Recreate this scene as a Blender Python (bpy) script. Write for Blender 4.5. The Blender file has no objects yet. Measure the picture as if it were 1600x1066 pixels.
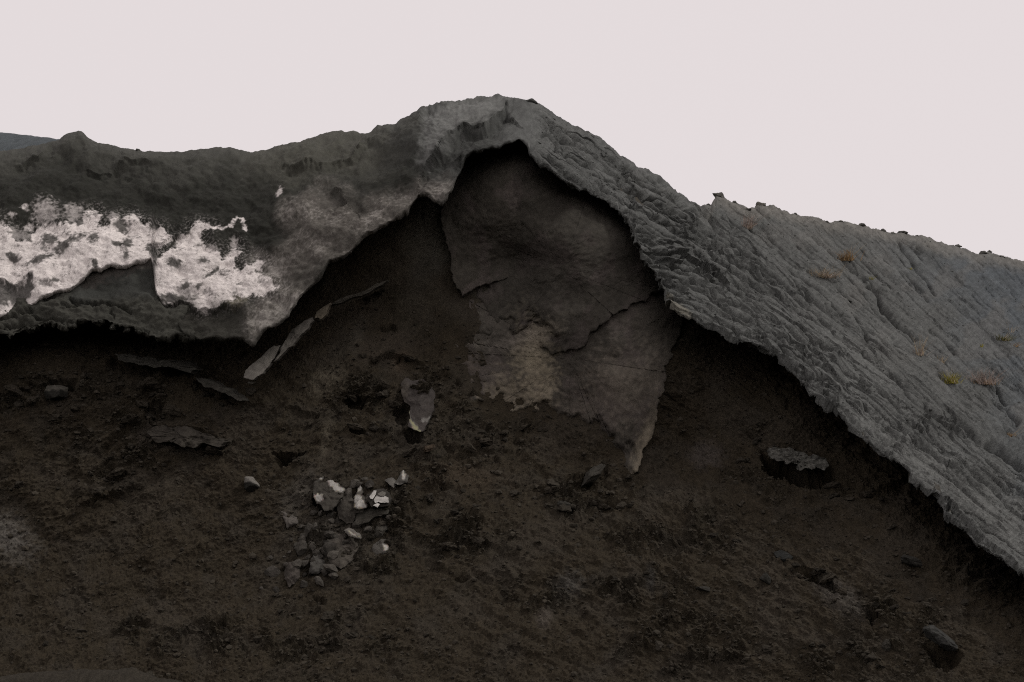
import bpy, math, random
import numpy as np
from mathutils import Vector, Matrix

# ------------------------------------------------------------------ camera, light, exposure
scene = bpy.context.scene
COL = scene.collection
F = 1931.0                      # focal length in photograph pixels (1600 wide)
CAMZ = 1.7
PITCH = math.atan(340.0 / F)
cam_d = bpy.data.cameras.new('camera')
cam = bpy.data.objects.new('camera', cam_d)
COL.objects.link(cam)
cam.location = (0, 0, CAMZ)
cam.rotation_euler = (math.pi / 2 + PITCH, 0, 0)
cam_d.sensor_width = 36.0
cam_d.lens = 36.0 * F / 1600.0
cam_d.clip_end = 3000
scene.camera = cam

SUN_EL, SUN_AZ = math.radians(52), math.radians(88)
world = bpy.data.worlds.new('World')
scene.world = world
world.use_nodes = True
wn = world.node_tree
wn.nodes.clear()
sky = wn.nodes.new('ShaderNodeTexSky')
sky.sky_type = 'NISHITA'
sky.sun_disc = False
sky.sun_elevation = SUN_EL
sky.sun_rotation = SUN_AZ
sky.air_density = 1.0
sky.dust_density = 4.0
bg1 = wn.nodes.new('ShaderNodeBackground')
bg1.inputs['Strength'].default_value = 0.05
wn.links.new(sky.outputs[0], bg1.inputs['Color'])
bg2 = wn.nodes.new('ShaderNodeBackground')           # the overcast deck
bg2.inputs['Color'].default_value = (0.815, 0.748, 0.752, 1)
bg2.inputs['Strength'].default_value = 1.0
mx = wn.nodes.new('ShaderNodeMixShader')
mx.inputs[0].default_value = 0.94
wo = wn.nodes.new('ShaderNodeOutputWorld')
wn.links.new(bg1.outputs[0], mx.inputs[1])
wn.links.new(bg2.outputs[0], mx.inputs[2])
wn.links.new(mx.outputs[0], wo.inputs['Surface'])

sun_d = bpy.data.lights.new('sun', 'SUN')
sun_d.energy = 1.3
sun_d.angle = math.radians(11)
sun_d.color = (1.0, 0.97, 0.93)
sun = bpy.data.objects.new('sun', sun_d)
COL.objects.link(sun)
sv = Vector((math.sin(SUN_AZ) * math.cos(SUN_EL), math.cos(SUN_AZ) * math.cos(SUN_EL), math.sin(SUN_EL)))
sun.rotation_euler = sv.to_track_quat('Z', 'Y').to_euler()

scene.view_settings.view_transform = 'Standard'
scene.view_settings.look = 'None'
scene.view_settings.exposure = 0.0
scene.view_settings.gamma = 1.0
scene.cycles.max_bounces = 6
scene.cycles.diffuse_bounces = 4
scene.cycles.use_denoising = False
scene.cycles.filter_width = 1.1

# ------------------------------------------------------------------ numpy helpers
rng = np.random.default_rng(7)
PERM = rng.permutation(512).astype(np.int64)
PERM = np.concatenate([PERM, PERM, PERM])
GA = rng.uniform(0, 2 * np.pi, 512)
GX, GY = np.cos(GA), np.sin(GA)


def perlin(x, y, seed=0):
    x = np.asarray(x, float) + seed * 17.31
    y = np.asarray(y, float) + seed * 9.77
    xi = np.floor(x).astype(np.int64); yi = np.floor(y).astype(np.int64)
    xf = x - xi; yf = y - yi
    u = xf * xf * xf * (xf * (xf * 6 - 15) + 10)
    v = yf * yf * yf * (yf * (yf * 6 - 15) + 10)
    xa = xi & 511; xb = (xi + 1) & 511; ya = yi & 511; yb = (yi + 1) & 511

    def g(a, b, dx, dy):
        h = PERM[PERM[a] + b]
        return GX[h] * dx + GY[h] * dy
    n00 = g(xa, ya, xf, yf); n10 = g(xb, ya, xf - 1, yf)
    n01 = g(xa, yb, xf, yf - 1); n11 = g(xb, yb, xf - 1, yf - 1)
    return ((n00 * (1 - u) + n10 * u) * (1 - v) + (n01 * (1 - u) + n11 * u) * v) * 1.5


def fbm(x, y, octv=4, seed=0, gain=0.5):
    s = 0; a = 1.0; f = 1.0
    for i in range(octv):
        s = s + a * perlin(x * f, y * f, seed + i * 3)
        a *= gain; f *= 2.03
    return s


def billow(x, y, octv=3, seed=0):
    s = 0; a = 1.0; f = 1.0
    for i in range(octv):
        s = s + a * (np.abs(perlin(x * f, y * f, seed + i * 5)) * 2 - 0.5)
        a *= 0.55; f *= 2.1
    return s


def sstep(a, b, x):
    t = np.clip((x - a) / (b - a), 0, 1)
    return t * t * (3 - 2 * t)


def lerp(a, b, t):
    return a + (b - a) * t


class TPS:
    """thin-plate surface of 1/depth over picture directions (planes stay planes)"""
    def __init__(self, pts, smooth=0.0):
        p = np.array(pts, float)
        self.c = p[:, :2] / 1000.0
        v = 1.0 / p[:, 2]
        n = len(p)
        d = np.linalg.norm(self.c[:, None] - self.c[None], axis=2)
        K = np.where(d > 0, d * d * np.log(d + 1e-12), 0) + np.eye(n) * smooth
        Pm = np.hstack([np.ones((n, 1)), self.c])
        A = np.block([[K, Pm], [Pm.T, np.zeros((3, 3))]])
        w = np.linalg.solve(A, np.concatenate([v, np.zeros(3)]))
        self.w = w[:n]; self.a = w[n:]

    def __call__(self, px, py):
        x = np.asarray(px, float) / 1000; y = np.asarray(py, float) / 1000
        s = self.a[0] + self.a[1] * x + self.a[2] * y
        for (cx, cy), w in zip(self.c, self.w):
            r2 = (x - cx) ** 2 + (y - cy) ** 2
            s = s + w * 0.5 * r2 * np.log(r2 + 1e-14)
        return 1.0 / np.clip(s, 0.012, 0.12)


cp, sp = math.cos(PITCH), math.sin(PITCH)


def W(px, py, y):
    """world point seen in direction (px, py) at world distance y"""
    dx = (np.asarray(px, float) - 800) / F
    dy = -(np.asarray(py, float) - 533) / F
    fy = cp - dy * sp
    k = y / fy
    return np.stack([dx * k, y + 0 * dx, CAMZ + (sp + dy * cp) * k], axis=-1)


def interp_line(pts, px):
    p = np.array(pts, float)
    return np.interp(px, p[:, 0], p[:, 1])


def seg_dist(px, py, poly, closed=True):
    """distance to a polyline; sign negative outside when closed (positive inside)"""
    P = np.array(poly, float)
    Q = np.roll(P, -1, axis=0) if closed else P[1:]
    A = P if closed else P[:-1]
    best = np.full(np.shape(px), 1e9)
    inside = np.zeros(np.shape(px), bool)
    for (ax, ay), (bx, by) in zip(A, Q):
        ex, ey = bx - ax, by - ay
        L = ex * ex + ey * ey + 1e-9
        t = np.clip(((px - ax) * ex + (py - ay) * ey) / L, 0, 1)
        best = np.minimum(best, (px - ax - t * ex) ** 2 + (py - ay - t * ey) ** 2)
        if closed:
            c = ((ay > py) != (by > py))
            with np.errstate(divide='ignore', invalid='ignore'):
                xx = (bx - ax) * (py - ay) / (by - ay + 1e-12) + ax
            inside ^= c & (px < xx)
    d = np.sqrt(best)
    return np.where(inside, d, -d) if closed else d


def local(px, py, box, fn, out, pad=40):
    """evaluate fn only where the picture point lies in a box (saves time)"""
    m = (px > box[0] - pad) & (px < box[2] + pad) & (py > box[1] - pad) & (py < box[3] + pad)
    if m.any():
        out[m] = fn(px[m], py[m], out[m])


def bbox(poly):
    p = np.array(poly, float)
    return (p[:, 0].min(), p[:, 1].min(), p[:, 0].max(), p[:, 1].max())


def ell(px, py, cx, cy, rx, ry, rot=0):
    c, s = math.cos(math.radians(rot)), math.sin(math.radians(rot))
    u = ((px - cx) * c + (py - cy) * s) / rx
    v = (-(px - cx) * s + (py - cy) * c) / ry
    return np.sqrt(u * u + v * v)


# ------------------------------------------------------------------ materials
def ground_mat(name, flat=None, var=0.35, gscale=55.0, bump=0.012, bscale=30.0, rough=0.95):
    m = bpy.data.materials.new(name)
    m.use_nodes = True
    nt = m.node_tree
    N = nt.nodes; L = nt.links
    b = N['Principled BSDF']
    b.inputs['Roughness'].default_value = rough
    b.inputs['Specular IOR Level'].default_value = 0.12
    tc = N.new('ShaderNodeTexCoord')
    n1 = N.new('ShaderNodeTexNoise'); n1.inputs['Scale'].default_value = gscale
    n1.inputs['Detail'].default_value = 3; n1.inputs['Roughness'].default_value = 0.7
    L.new(tc.outputs['Object'], n1.inputs['Vector'])
    mr = N.new('ShaderNodeMapRange')
    mr.inputs['From Min'].default_value = 0.25; mr.inputs['From Max'].default_value = 0.75
    mr.inputs['To Min'].default_value = 1 - var; mr.inputs['To Max'].default_value = 1 + var
    L.new(n1.outputs['Fac'], mr.inputs['Value'])
    mul = N.new('ShaderNodeVectorMath'); mul.operation = 'SCALE'
    if flat is None:
        at = N.new('ShaderNodeAttribute'); at.attribute_name = 'Col'
        L.new(at.outputs['Color'], mul.inputs[0])
    else:
        mul.inputs[0].default_value = flat
    L.new(mr.outputs[0], mul.inputs['Scale'])
    L.new(mul.outputs[0], b.inputs['Base Color'])
    n2 = N.new('ShaderNodeTexNoise'); n2.inputs['Scale'].default_value = bscale
    n2.inputs['Detail'].default_value = 5; n2.inputs['Roughness'].default_value = 0.72
    L.new(tc.outputs['Object'], n2.inputs['Vector'])
    bp = N.new('ShaderNodeBump'); bp.inputs['Strength'].default_value = 1.0
    bp.inputs['Distance'].default_value = bump
    L.new(n2.outputs['Fac'], bp.inputs['Height'])
    L.new(bp.outputs[0], b.inputs['Normal'])
    return m


M_FACE = ground_mat('brown_ash', bump=0.024, bscale=46, var=0.42, gscale=40)
M_CRUST = ground_mat('grey_ash_crust', bump=0.012, bscale=55, var=0.28, gscale=48)
M_SLOPE = ground_mat('grey_gravel', bump=0.016, bscale=48, var=0.55, gscale=42)
M_SLAB = ground_mat('mudstone', bump=0.014, bscale=50, var=0.30)
M_STONE = ground_mat('stone', bump=0.014, bscale=30, var=0.35)


# ------------------------------------------------------------------ mesh output
def mesh_obj(name, verts, faces, mat, col=None, parent=None, smooth=True, **props):
    """faces: (n,4) or (n,3) int array, or a list of such arrays"""
    me = bpy.data.meshes.new(name)
    verts = np.asarray(verts, np.float32).reshape(-1, 3)
    fl = faces if isinstance(faces, list) else [faces]
    fl = [np.asarray(f, np.int32) for f in fl if len(f)]
    nl = sum(f.size for f in fl); npz = sum(len(f) for f in fl)
    me.vertices.add(len(verts)); me.vertices.foreach_set('co', verts.ravel())
    me.loops.add(nl); me.loops.foreach_set('vertex_index', np.concatenate([f.ravel() for f in fl]))
    me.polygons.add(npz)
    tot = np.concatenate([np.full(len(f), f.shape[1], np.int32) for f in fl])
    st = np.concatenate([[0], np.cumsum(tot)[:-1]]).astype(np.int32)
    me.polygons.foreach_set('loop_start', st)
    me.polygons.foreach_set('loop_total', tot)
    me.polygons.foreach_set('use_smooth', np.full(npz, bool(smooth)))
    me.update(calc_edges=True)
    if col is not None:
        a = me.color_attributes.new('Col', 'FLOAT_COLOR', 'POINT')
        c = np.ones((len(verts), 4), np.float32)
        c[:, :3] = np.asarray(col, np.float32).reshape(-1, 3) * np.array([0.965, 1.0, 0.975], np.float32)
        a.data.foreach_set('color', c.ravel())
    me.materials.append(mat)
    o = bpy.data.objects.new(name, me)
    COL.objects.link(o)
    if parent is not None:
        o.parent = parent
    for k, v in props.items():
        o[k] = v
    return o


def grid_faces(nr, nc):
    i = np.arange(nr * nc, dtype=np.int32).reshape(nr, nc)
    return np.stack([i[:-1, :-1], i[:-1, 1:], i[1:, 1:], i[1:, :-1]], -1).reshape(-1, 4)


def grid_normals(P):
    du = np.gradient(P, axis=1); dv = np.gradient(P, axis=0)
    n = np.cross(du, dv)
    n /= np.linalg.norm(n, axis=2, keepdims=True) + 1e-12
    return n if np.median(n[..., 1]) < 0 else -n                     # towards the viewer's side (-y)


# ------------------------------------------------------------------ traced outlines
SKY = [(-500, 262), (-250, 252), (-100, 244), (0, 236), (30, 233), (60, 226), (91, 219), (101, 212), (115, 206), (127, 205), (138, 214),
       (152, 223), (169, 225), (189, 231), (213, 235), (216, 233), (223, 236), (243, 236), (270, 236), (287, 238), (304, 235), (324, 231),
       (337, 229), (354, 231), (364, 232), (378, 236), (391, 238), (408, 236), (422, 232), (442, 225), (469, 221), (486, 215), (506, 208),
       (533, 204), (541, 206), (551, 204), (567, 208), (580, 206), (585, 199), (590, 195), (597, 196), (617, 192), (624, 186), (637, 181),
       (651, 174), (659, 165), (671, 163), (695, 158), (735, 154), (752, 150), (772, 149), (789, 150), (806, 153), (815, 156), (834, 160),
       (856, 169), (880, 186), (900, 197), (927, 209), (944, 221), (964, 238), (977, 247), (994, 260), (1008, 263), (1028, 273), (1042, 284),
       (1058, 299), (1079, 314), (1096, 321), (1111, 320), (1116, 311), (1120, 305), (1128, 309), (1136, 313), (1153, 318), (1170, 326), (1180, 323),
       (1187, 319), (1205, 321), (1229, 331), (1249, 337), (1279, 341), (1296, 348), (1316, 346), (1347, 353), (1370, 359), (1392, 365),
       (1411, 363), (1421, 368), (1435, 368), (1451, 371), (1472, 380), (1499, 385), (1522, 395), (1532, 398), (1543, 395), (1559, 398),
       (1583, 405), (1600, 408), (1700, 432), (1850, 470), (2100, 540)]

EDGE = [(-500, 540), (-200, 540), (-60, 512), (0, 494), (34, 482), (67, 467), (94, 457), (115, 450), (132, 439), (145, 428), (169, 425), (202, 420),
        (229, 412), (236, 406), (240, 430), (243, 452), (247, 466), (262, 488), (278, 508), (288, 526), (310, 530), (341, 533), (364, 538), (383, 542), (391, 549), (398, 552),
        (405, 541), (413, 531), (435, 514), (452, 495), (466, 477), (479, 462), (489, 449), (502, 434), (516, 415), (543, 397), (560, 381),
        (570, 370), (597, 354), (621, 343), (637, 332), (644, 319), (654, 307), (668, 311), (681, 317), (691, 322), (700, 309),
        (706, 297), (711, 288), (714, 276), (718, 262), (725, 250), (739, 241), (752, 238), (766, 227), (789, 221), (810, 220), (824, 226),
        (832, 238), (842, 251), (863, 268), (876, 284), (893, 292), (910, 295), (934, 307), (954, 322), (971, 339), (981, 353),
        (988, 370), (991, 383), (999, 397), (1011, 413), (1027, 434), (1035, 454), (1043, 471), (1052, 488), (1066, 498), (1082, 503), (1104, 511),
        (1128, 526), (1154, 538), (1178, 551), (1212, 560), (1222, 572), (1249, 595), (1259, 619), (1276, 636), (1300, 646),
        (1316, 663), (1340, 680), (1357, 697), (1381, 713), (1404, 730), (1421, 742), (1445, 767), (1453, 780), (1472, 799),
        (1485, 824), (1512, 844), (1539, 866), (1566, 881), (1600, 899), (1700, 965), (1850, 1060), (2100, 1220)]

LEDGE = [(-500, 575), (-200, 565), (-60, 540), (0, 526), (17, 528), (34, 519), (57, 511), (84, 509), (108, 511), (128, 508), (152, 508), (179, 513), (202, 518),
         (229, 526), (256, 529), (280, 528), (330, 533)]

SEAM = 829                                # between the crusted bank (left) and the gravel slope (right)

crust_depth = TPS([
    (-300, 560, 18.0), (0, 500, 19.3), (150, 440, 19.6), (240, 410, 19.9), (300, 525, 19.3), (340, 480, 19.55), (398, 551, 18.95), (-300, 380, 19.6),
    (100, 380, 20.3), (200, 370, 20.4), (330, 420, 20.0), (430, 440, 19.8),
    (0, 300, 21.2), (150, 290, 21.3), (300, 300, 21.1), (420, 310, 20.9), (-300, 290, 21.0),
    (0, 240, 22.3), (150, 232, 22.4), (270, 245, 22.0), (390, 245, 22.0), (530, 212, 23.3), (590, 200, 23.0), (-300, 252, 22.2),
    (506, 433, 19.6), (570, 372, 19.8), (640, 330, 20.0), (690, 322, 19.9), (713, 278, 20.2), (766, 228, 20.4), (826, 228, 20.5),
    (540, 290, 20.7), (640, 250, 20.9), (660, 200, 21.8), (700, 210, 21.2), (760, 185, 21.6), (780, 151, 23.6), (664, 166, 22.8),
    (893, 292, 20.7), (988, 375, 20.6), (1050, 488, 20.2), (1154, 538, 19.8), (1259, 619, 18.8), (1421, 737, 17.3), (1600, 899, 15.6), (1850, 1060, 13.6),
    (880, 188, 23.8), (960, 237, 24.6), (1040, 286, 25.8), (1096, 322, 27.2), (1200, 324, 29.2), (1300, 347, 31.0), (1430, 369, 33.0), (1600, 408, 36.0), (1850, 470, 40.0),
])
FACE_PTS = [
    (-300, 1180, 15.2), (0, 1100, 16.3), (400, 1100, 16.4), (800, 1100, 16.5), (1200, 1100, 15.7), (1600, 1066, 14.9), (1850, 1180, 13.2),
    (0, 820, 18.6), (400, 800, 18.9), (800, 800, 19.2), (1100, 800, 18.9), (1400, 880, 16.9),
    (1600, 975, 15.9), (1600, 930, 16.9), (1250, 650, 20.1), (1250, 730, 19.4), (1420, 770, 18.6), (1500, 860, 17.4),
    (1075, 570, 21.15), (1075, 690, 20.7), (800, 640, 20.85), (900, 640, 20.75), (990, 620, 20.5), (800, 420, 21.35), (820, 240, 21.5), (780, 190, 23.2), (720, 215, 22.8), (830, 185, 23.8), (600, 380, 21.15), (700, 340, 21.4), (730, 500, 21.1),
    (520, 430, 21.1), (440, 520, 20.9), (600, 470, 21.2), (560, 560, 20.5), (400, 620, 20.0), (660, 560, 20.9),
    (240, 562, 20.2), (60, 548, 20.1), (0, 640, 19.55), (220, 650, 19.6), (-300, 620, 19.8), (-300, 800, 18.7),
    (-300, 450, 23.0), (0, 430, 23.0), (300, 430, 23.5), (1020, 315, 23.8), (968, 262, 24.6), (905, 215, 24.2), (905, 330, 21.5), (950, 365, 21.5), (985, 430, 21.3), (1020, 490, 21.2), (1150, 480, 23.0), (1350, 600, 22.5), (1600, 820, 20.0), (1850, 980, 17.0), 
]
face_depth = TPS(FACE_PTS)


def face_base(px, py):
    """smooth face plus its broad undulation (metres)"""
    y = face_depth(px, py)
    return y + (fbm(px / 190, py / 150, 3, 41) * 11 + fbm(px / 60, py / 55, 2, 47) * 4) * y / F


# ------------------------------------------------------------------ the grey and white crust
def crust_columns(x0, x1, step, outer):
    c = np.arange(x0, x1 + step * 0.5, step)
    return c


def edge_line(px):
    e = interp_line(EDGE, px)
    j = fbm(px / 26.0, px * 0 + 3.3, 4, 11)
    flake = np.where(px > 826, 1.0, 0.7)
    return e + j * 5.0 * flake + perlin(px / 6.0, px * 0 + 8.1, 12) * 0.7 * flake


def sky_line(px):
    s = interp_line(SKY, px)
    return s + fbm(px / 16.0, px * 0 + 5.5, 5, 19, 0.62) * np.where(px > 640, 2.6, 1.3)


WHITE_A = [(-150, 392), (-112, 356), (-70, 366), (-30, 348), (0, 350), (7, 351), (17, 360), (24, 372), (28, 378), (48, 376), (50, 360), (63, 352), (90, 350), (114, 354), (125, 339),
           (135, 333), (147, 326), (152, 334), (160, 335), (150, 350), (150, 361), (165, 355), (183, 340), (202, 337), (216, 342), (234, 352),
           (237, 354), (257, 359), (268, 369), (264, 375), (245, 381), (233, 387), (236, 404), (230, 414), (202, 424), (169, 428), (145, 432), (132, 443),
           (115, 454), (94, 461), (67, 471), (34, 486), (0, 498), (-60, 515), (-120, 486), (-166, 440)]
WHITE_B = [(243, 401), (260, 392), (272, 384), (278, 372), (296, 365), (300, 356), (308, 351), (327, 354), (324, 359), (315, 362), (316, 387),
           (327, 398), (341, 392), (347, 401), (357, 395), (362, 387), (371, 386), (377, 391), (366, 399), (366, 417), (378, 419), (392, 414),
           (405, 401), (413, 407), (402, 422), (410, 434), (434, 443), (440, 449), (422, 459), (395, 465), (365, 470), (351, 474), (335, 480), (320, 487),
           (311, 483), (303, 472), (293, 465), (272, 471), (249, 466), (245, 459), (240, 442), (242, 427)]
DARK_IN_WHITE = [(189, 351, 11, 8, 0), (184, 387, 9, 5, 0), (199, 384, 8, 9, 60), (198, 404, 5, 7, 20), (123, 345, 6, 6, 0), (147, 374, 8, 11, 30),
                 (235, 388, 7, 8, 0), (275, 411, 13, 7, 10), (318, 410, 9, 5, 0), (310, 448, 6, 3, -20), (290, 447, 10, 4, -20),
                 (331, 427, 14, 3, -42), (104, 384, 30, 7, -28), (62, 408, 22, 7, -20), (270, 464, 22, 6, 0), (150, 416, 5, 7, 0), (86, 437, 6, 3, -30),
                 (20, 400, 10, 6, 30), (225, 416, 9, 4, -20), (78, 374, 14, 9, 0)]
MOTTLE = [(392, 470), (400, 430), (410, 395), (432, 365), (440, 330), (455, 312), (480, 296), (520, 300), (560, 305), (620, 285), (655, 272), (700, 290),
          (690, 330), (640, 345), (560, 390), (505, 440), (455, 500), (398, 560), (384, 540), (378, 500), (385, 480)]


def white_mask(px, py):
    n1 = fbm(px / 22, py / 22, 4, 61)
    n2 = fbm(px / 5.5, py / 4.0, 3, 63)
    w = np.zeros_like(px)
    for poly in (WHITE_A, WHITE_B):
        def f(x, y, o, poly=poly):
            sd = seg_dist(x, y, poly)
            k = fbm(x / 20, y / 20, 4, 61) * 6 + fbm(x / 5.0, y / 4.0, 4, 63, 0.6) * 3.4
            spk = fbm(x / 3.6, y / 3.0, 3, 67, 0.7)
            o = np.maximum(o, 0.34 * sstep(-26, 0, sd + 0.6 * k) * sstep(0.0, 0.7, spk))
            return np.maximum(o, sstep(-1.6 - 2.5 * np.clip(fbm(x / 50, y / 50, 2, 65) + .2, 0, 1), 1.8, sd + k))
        local(px, py, bbox(poly), f, w)
    # thin looped streak
    st = [(324, 357), (345, 357), (358, 355), (366, 347), (371, 340), (378, 341), (382, 350), (383, 360)]

    def f2(x, y, o):
        d = seg_dist(x, y, st, False)
        return np.maximum(o, sstep(1.2, -1.2, d - 2.6 + fbm(x / 7, y / 7, 3, 66) * 3.2))
    local(px, py, bbox(st), f2, w)
    # faint speckled drifts above the left patch
    for (cx, cy, rx, ry, rot, s) in [(72, 335, 20, 22, 15, .55), (116, 334, 14, 17, 10, .5), (40, 328, 6, 5, 0, .9), (20, 339, 7, 3, 0, .7), (30, 366, 30, 12, 0, .35),
                                     (45, 352, 9, 5, -20, .7), (178, 340, 9, 8, 0, .4), (365, 378, 5, 9, 20, .6), (330, 392, 14, 8, 0, .5), (437, 302, 5, 10, 10, .8),
                                     (200, 428, 45, 9, -10, .5), (30, 476, 34, 11, -20, .55)]:
        e = ell(px, py, cx, cy, rx, ry, rot)
        w = np.maximum(w, s * sstep(1.25, 0.4, e + n2 * 0.5 + n1 * .25))
    for (cx, cy, rx, ry, rot) in DARK_IN_WHITE:
        e = ell(px, py, cx, cy, rx * 1.15, ry * 1.15, rot)
        w = w * (1 - 0.86 * sstep(1.15, 0.5, e + n2 * 0.45 + n1 * 0.25))
    rec = [(-60, 446), (-20, 436), (4, 438), (30, 446), (57, 430), (50, 441), (57, 449), (50, 460), (35, 466), (0, 474), (-20, 480), (-66, 470)]

    def f3(x, y, o):
        sd = seg_dist(x, y, rec)
        return o * (1 - 0.85 * sstep(-2, 3, sd + fbm(x / 8, y / 8, 3, 69) * 5))
    local(px, py, bbox(rec), f3, w)
    # fine pitting
    pit = fbm(px / 4.2, py / 3.0, 3, 72, 0.65)
    blot = fbm(px / 26, py / 18, 3, 74)
    w = w * (1 - 0.42 * sstep(0.46, 0.74, pit + 0.3 * n1 + 0.25 * blot))
    w = w * (1 - 0.5 * sstep(0.5, 0.8, blot + 0.5 * pit))
    return np.clip(w, 0, 1)


def ledges_on(px, py, d, lines):
    """broken-off ledges: the ground below a line is set back"""
    for (poly, A, wd, sgn) in lines:
        def f(x, y, o, poly=poly, A=A, wd=wd, sgn=sgn):
            P = np.array(poly, float)
            jx = x + fbm(x / 22, y / 22, 3, 81) * 6
            jy = y + fbm(x / 22, y / 22, 3, 83) * 6
            best = np.full(x.shape, 1e9); side = np.zeros_like(x); tt = np.zeros_like(x)
            n = len(P) - 1
            for i in range(n):
                (ax, ay), (bx, by) = P[i], P[i + 1]
                ex, ey = bx - ax, by - ay
                t = np.clip(((jx - ax) * ex + (jy - ay) * ey) / (ex * ex + ey * ey), 0, 1)
                dd = np.hypot(jx - ax - t * ex, jy - ay - t * ey)
                s = ex * (jy - ay) - ey * (jx - ax)
                m = dd < best
                best = np.where(m, dd, best); side = np.where(m, s, side); tt = np.where(m, (i + t) / n, tt)
            fade = sstep(0, 0.12, tt) * sstep(1, 0.88, tt)
            below = np.where(side * sgn > 0, np.exp(-best / wd) * sstep(-1, 3 + A * 0.3, best), 0)
            lip = np.where(side * sgn <= 0, np.exp(-best / (wd * 0.35)) * 0.25, 0)
            return o - A * fade * below + A * fade * lip
        bb = bbox(poly)
        local(px, py, bb, f, d, pad=wd * 3)
    return d


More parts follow.
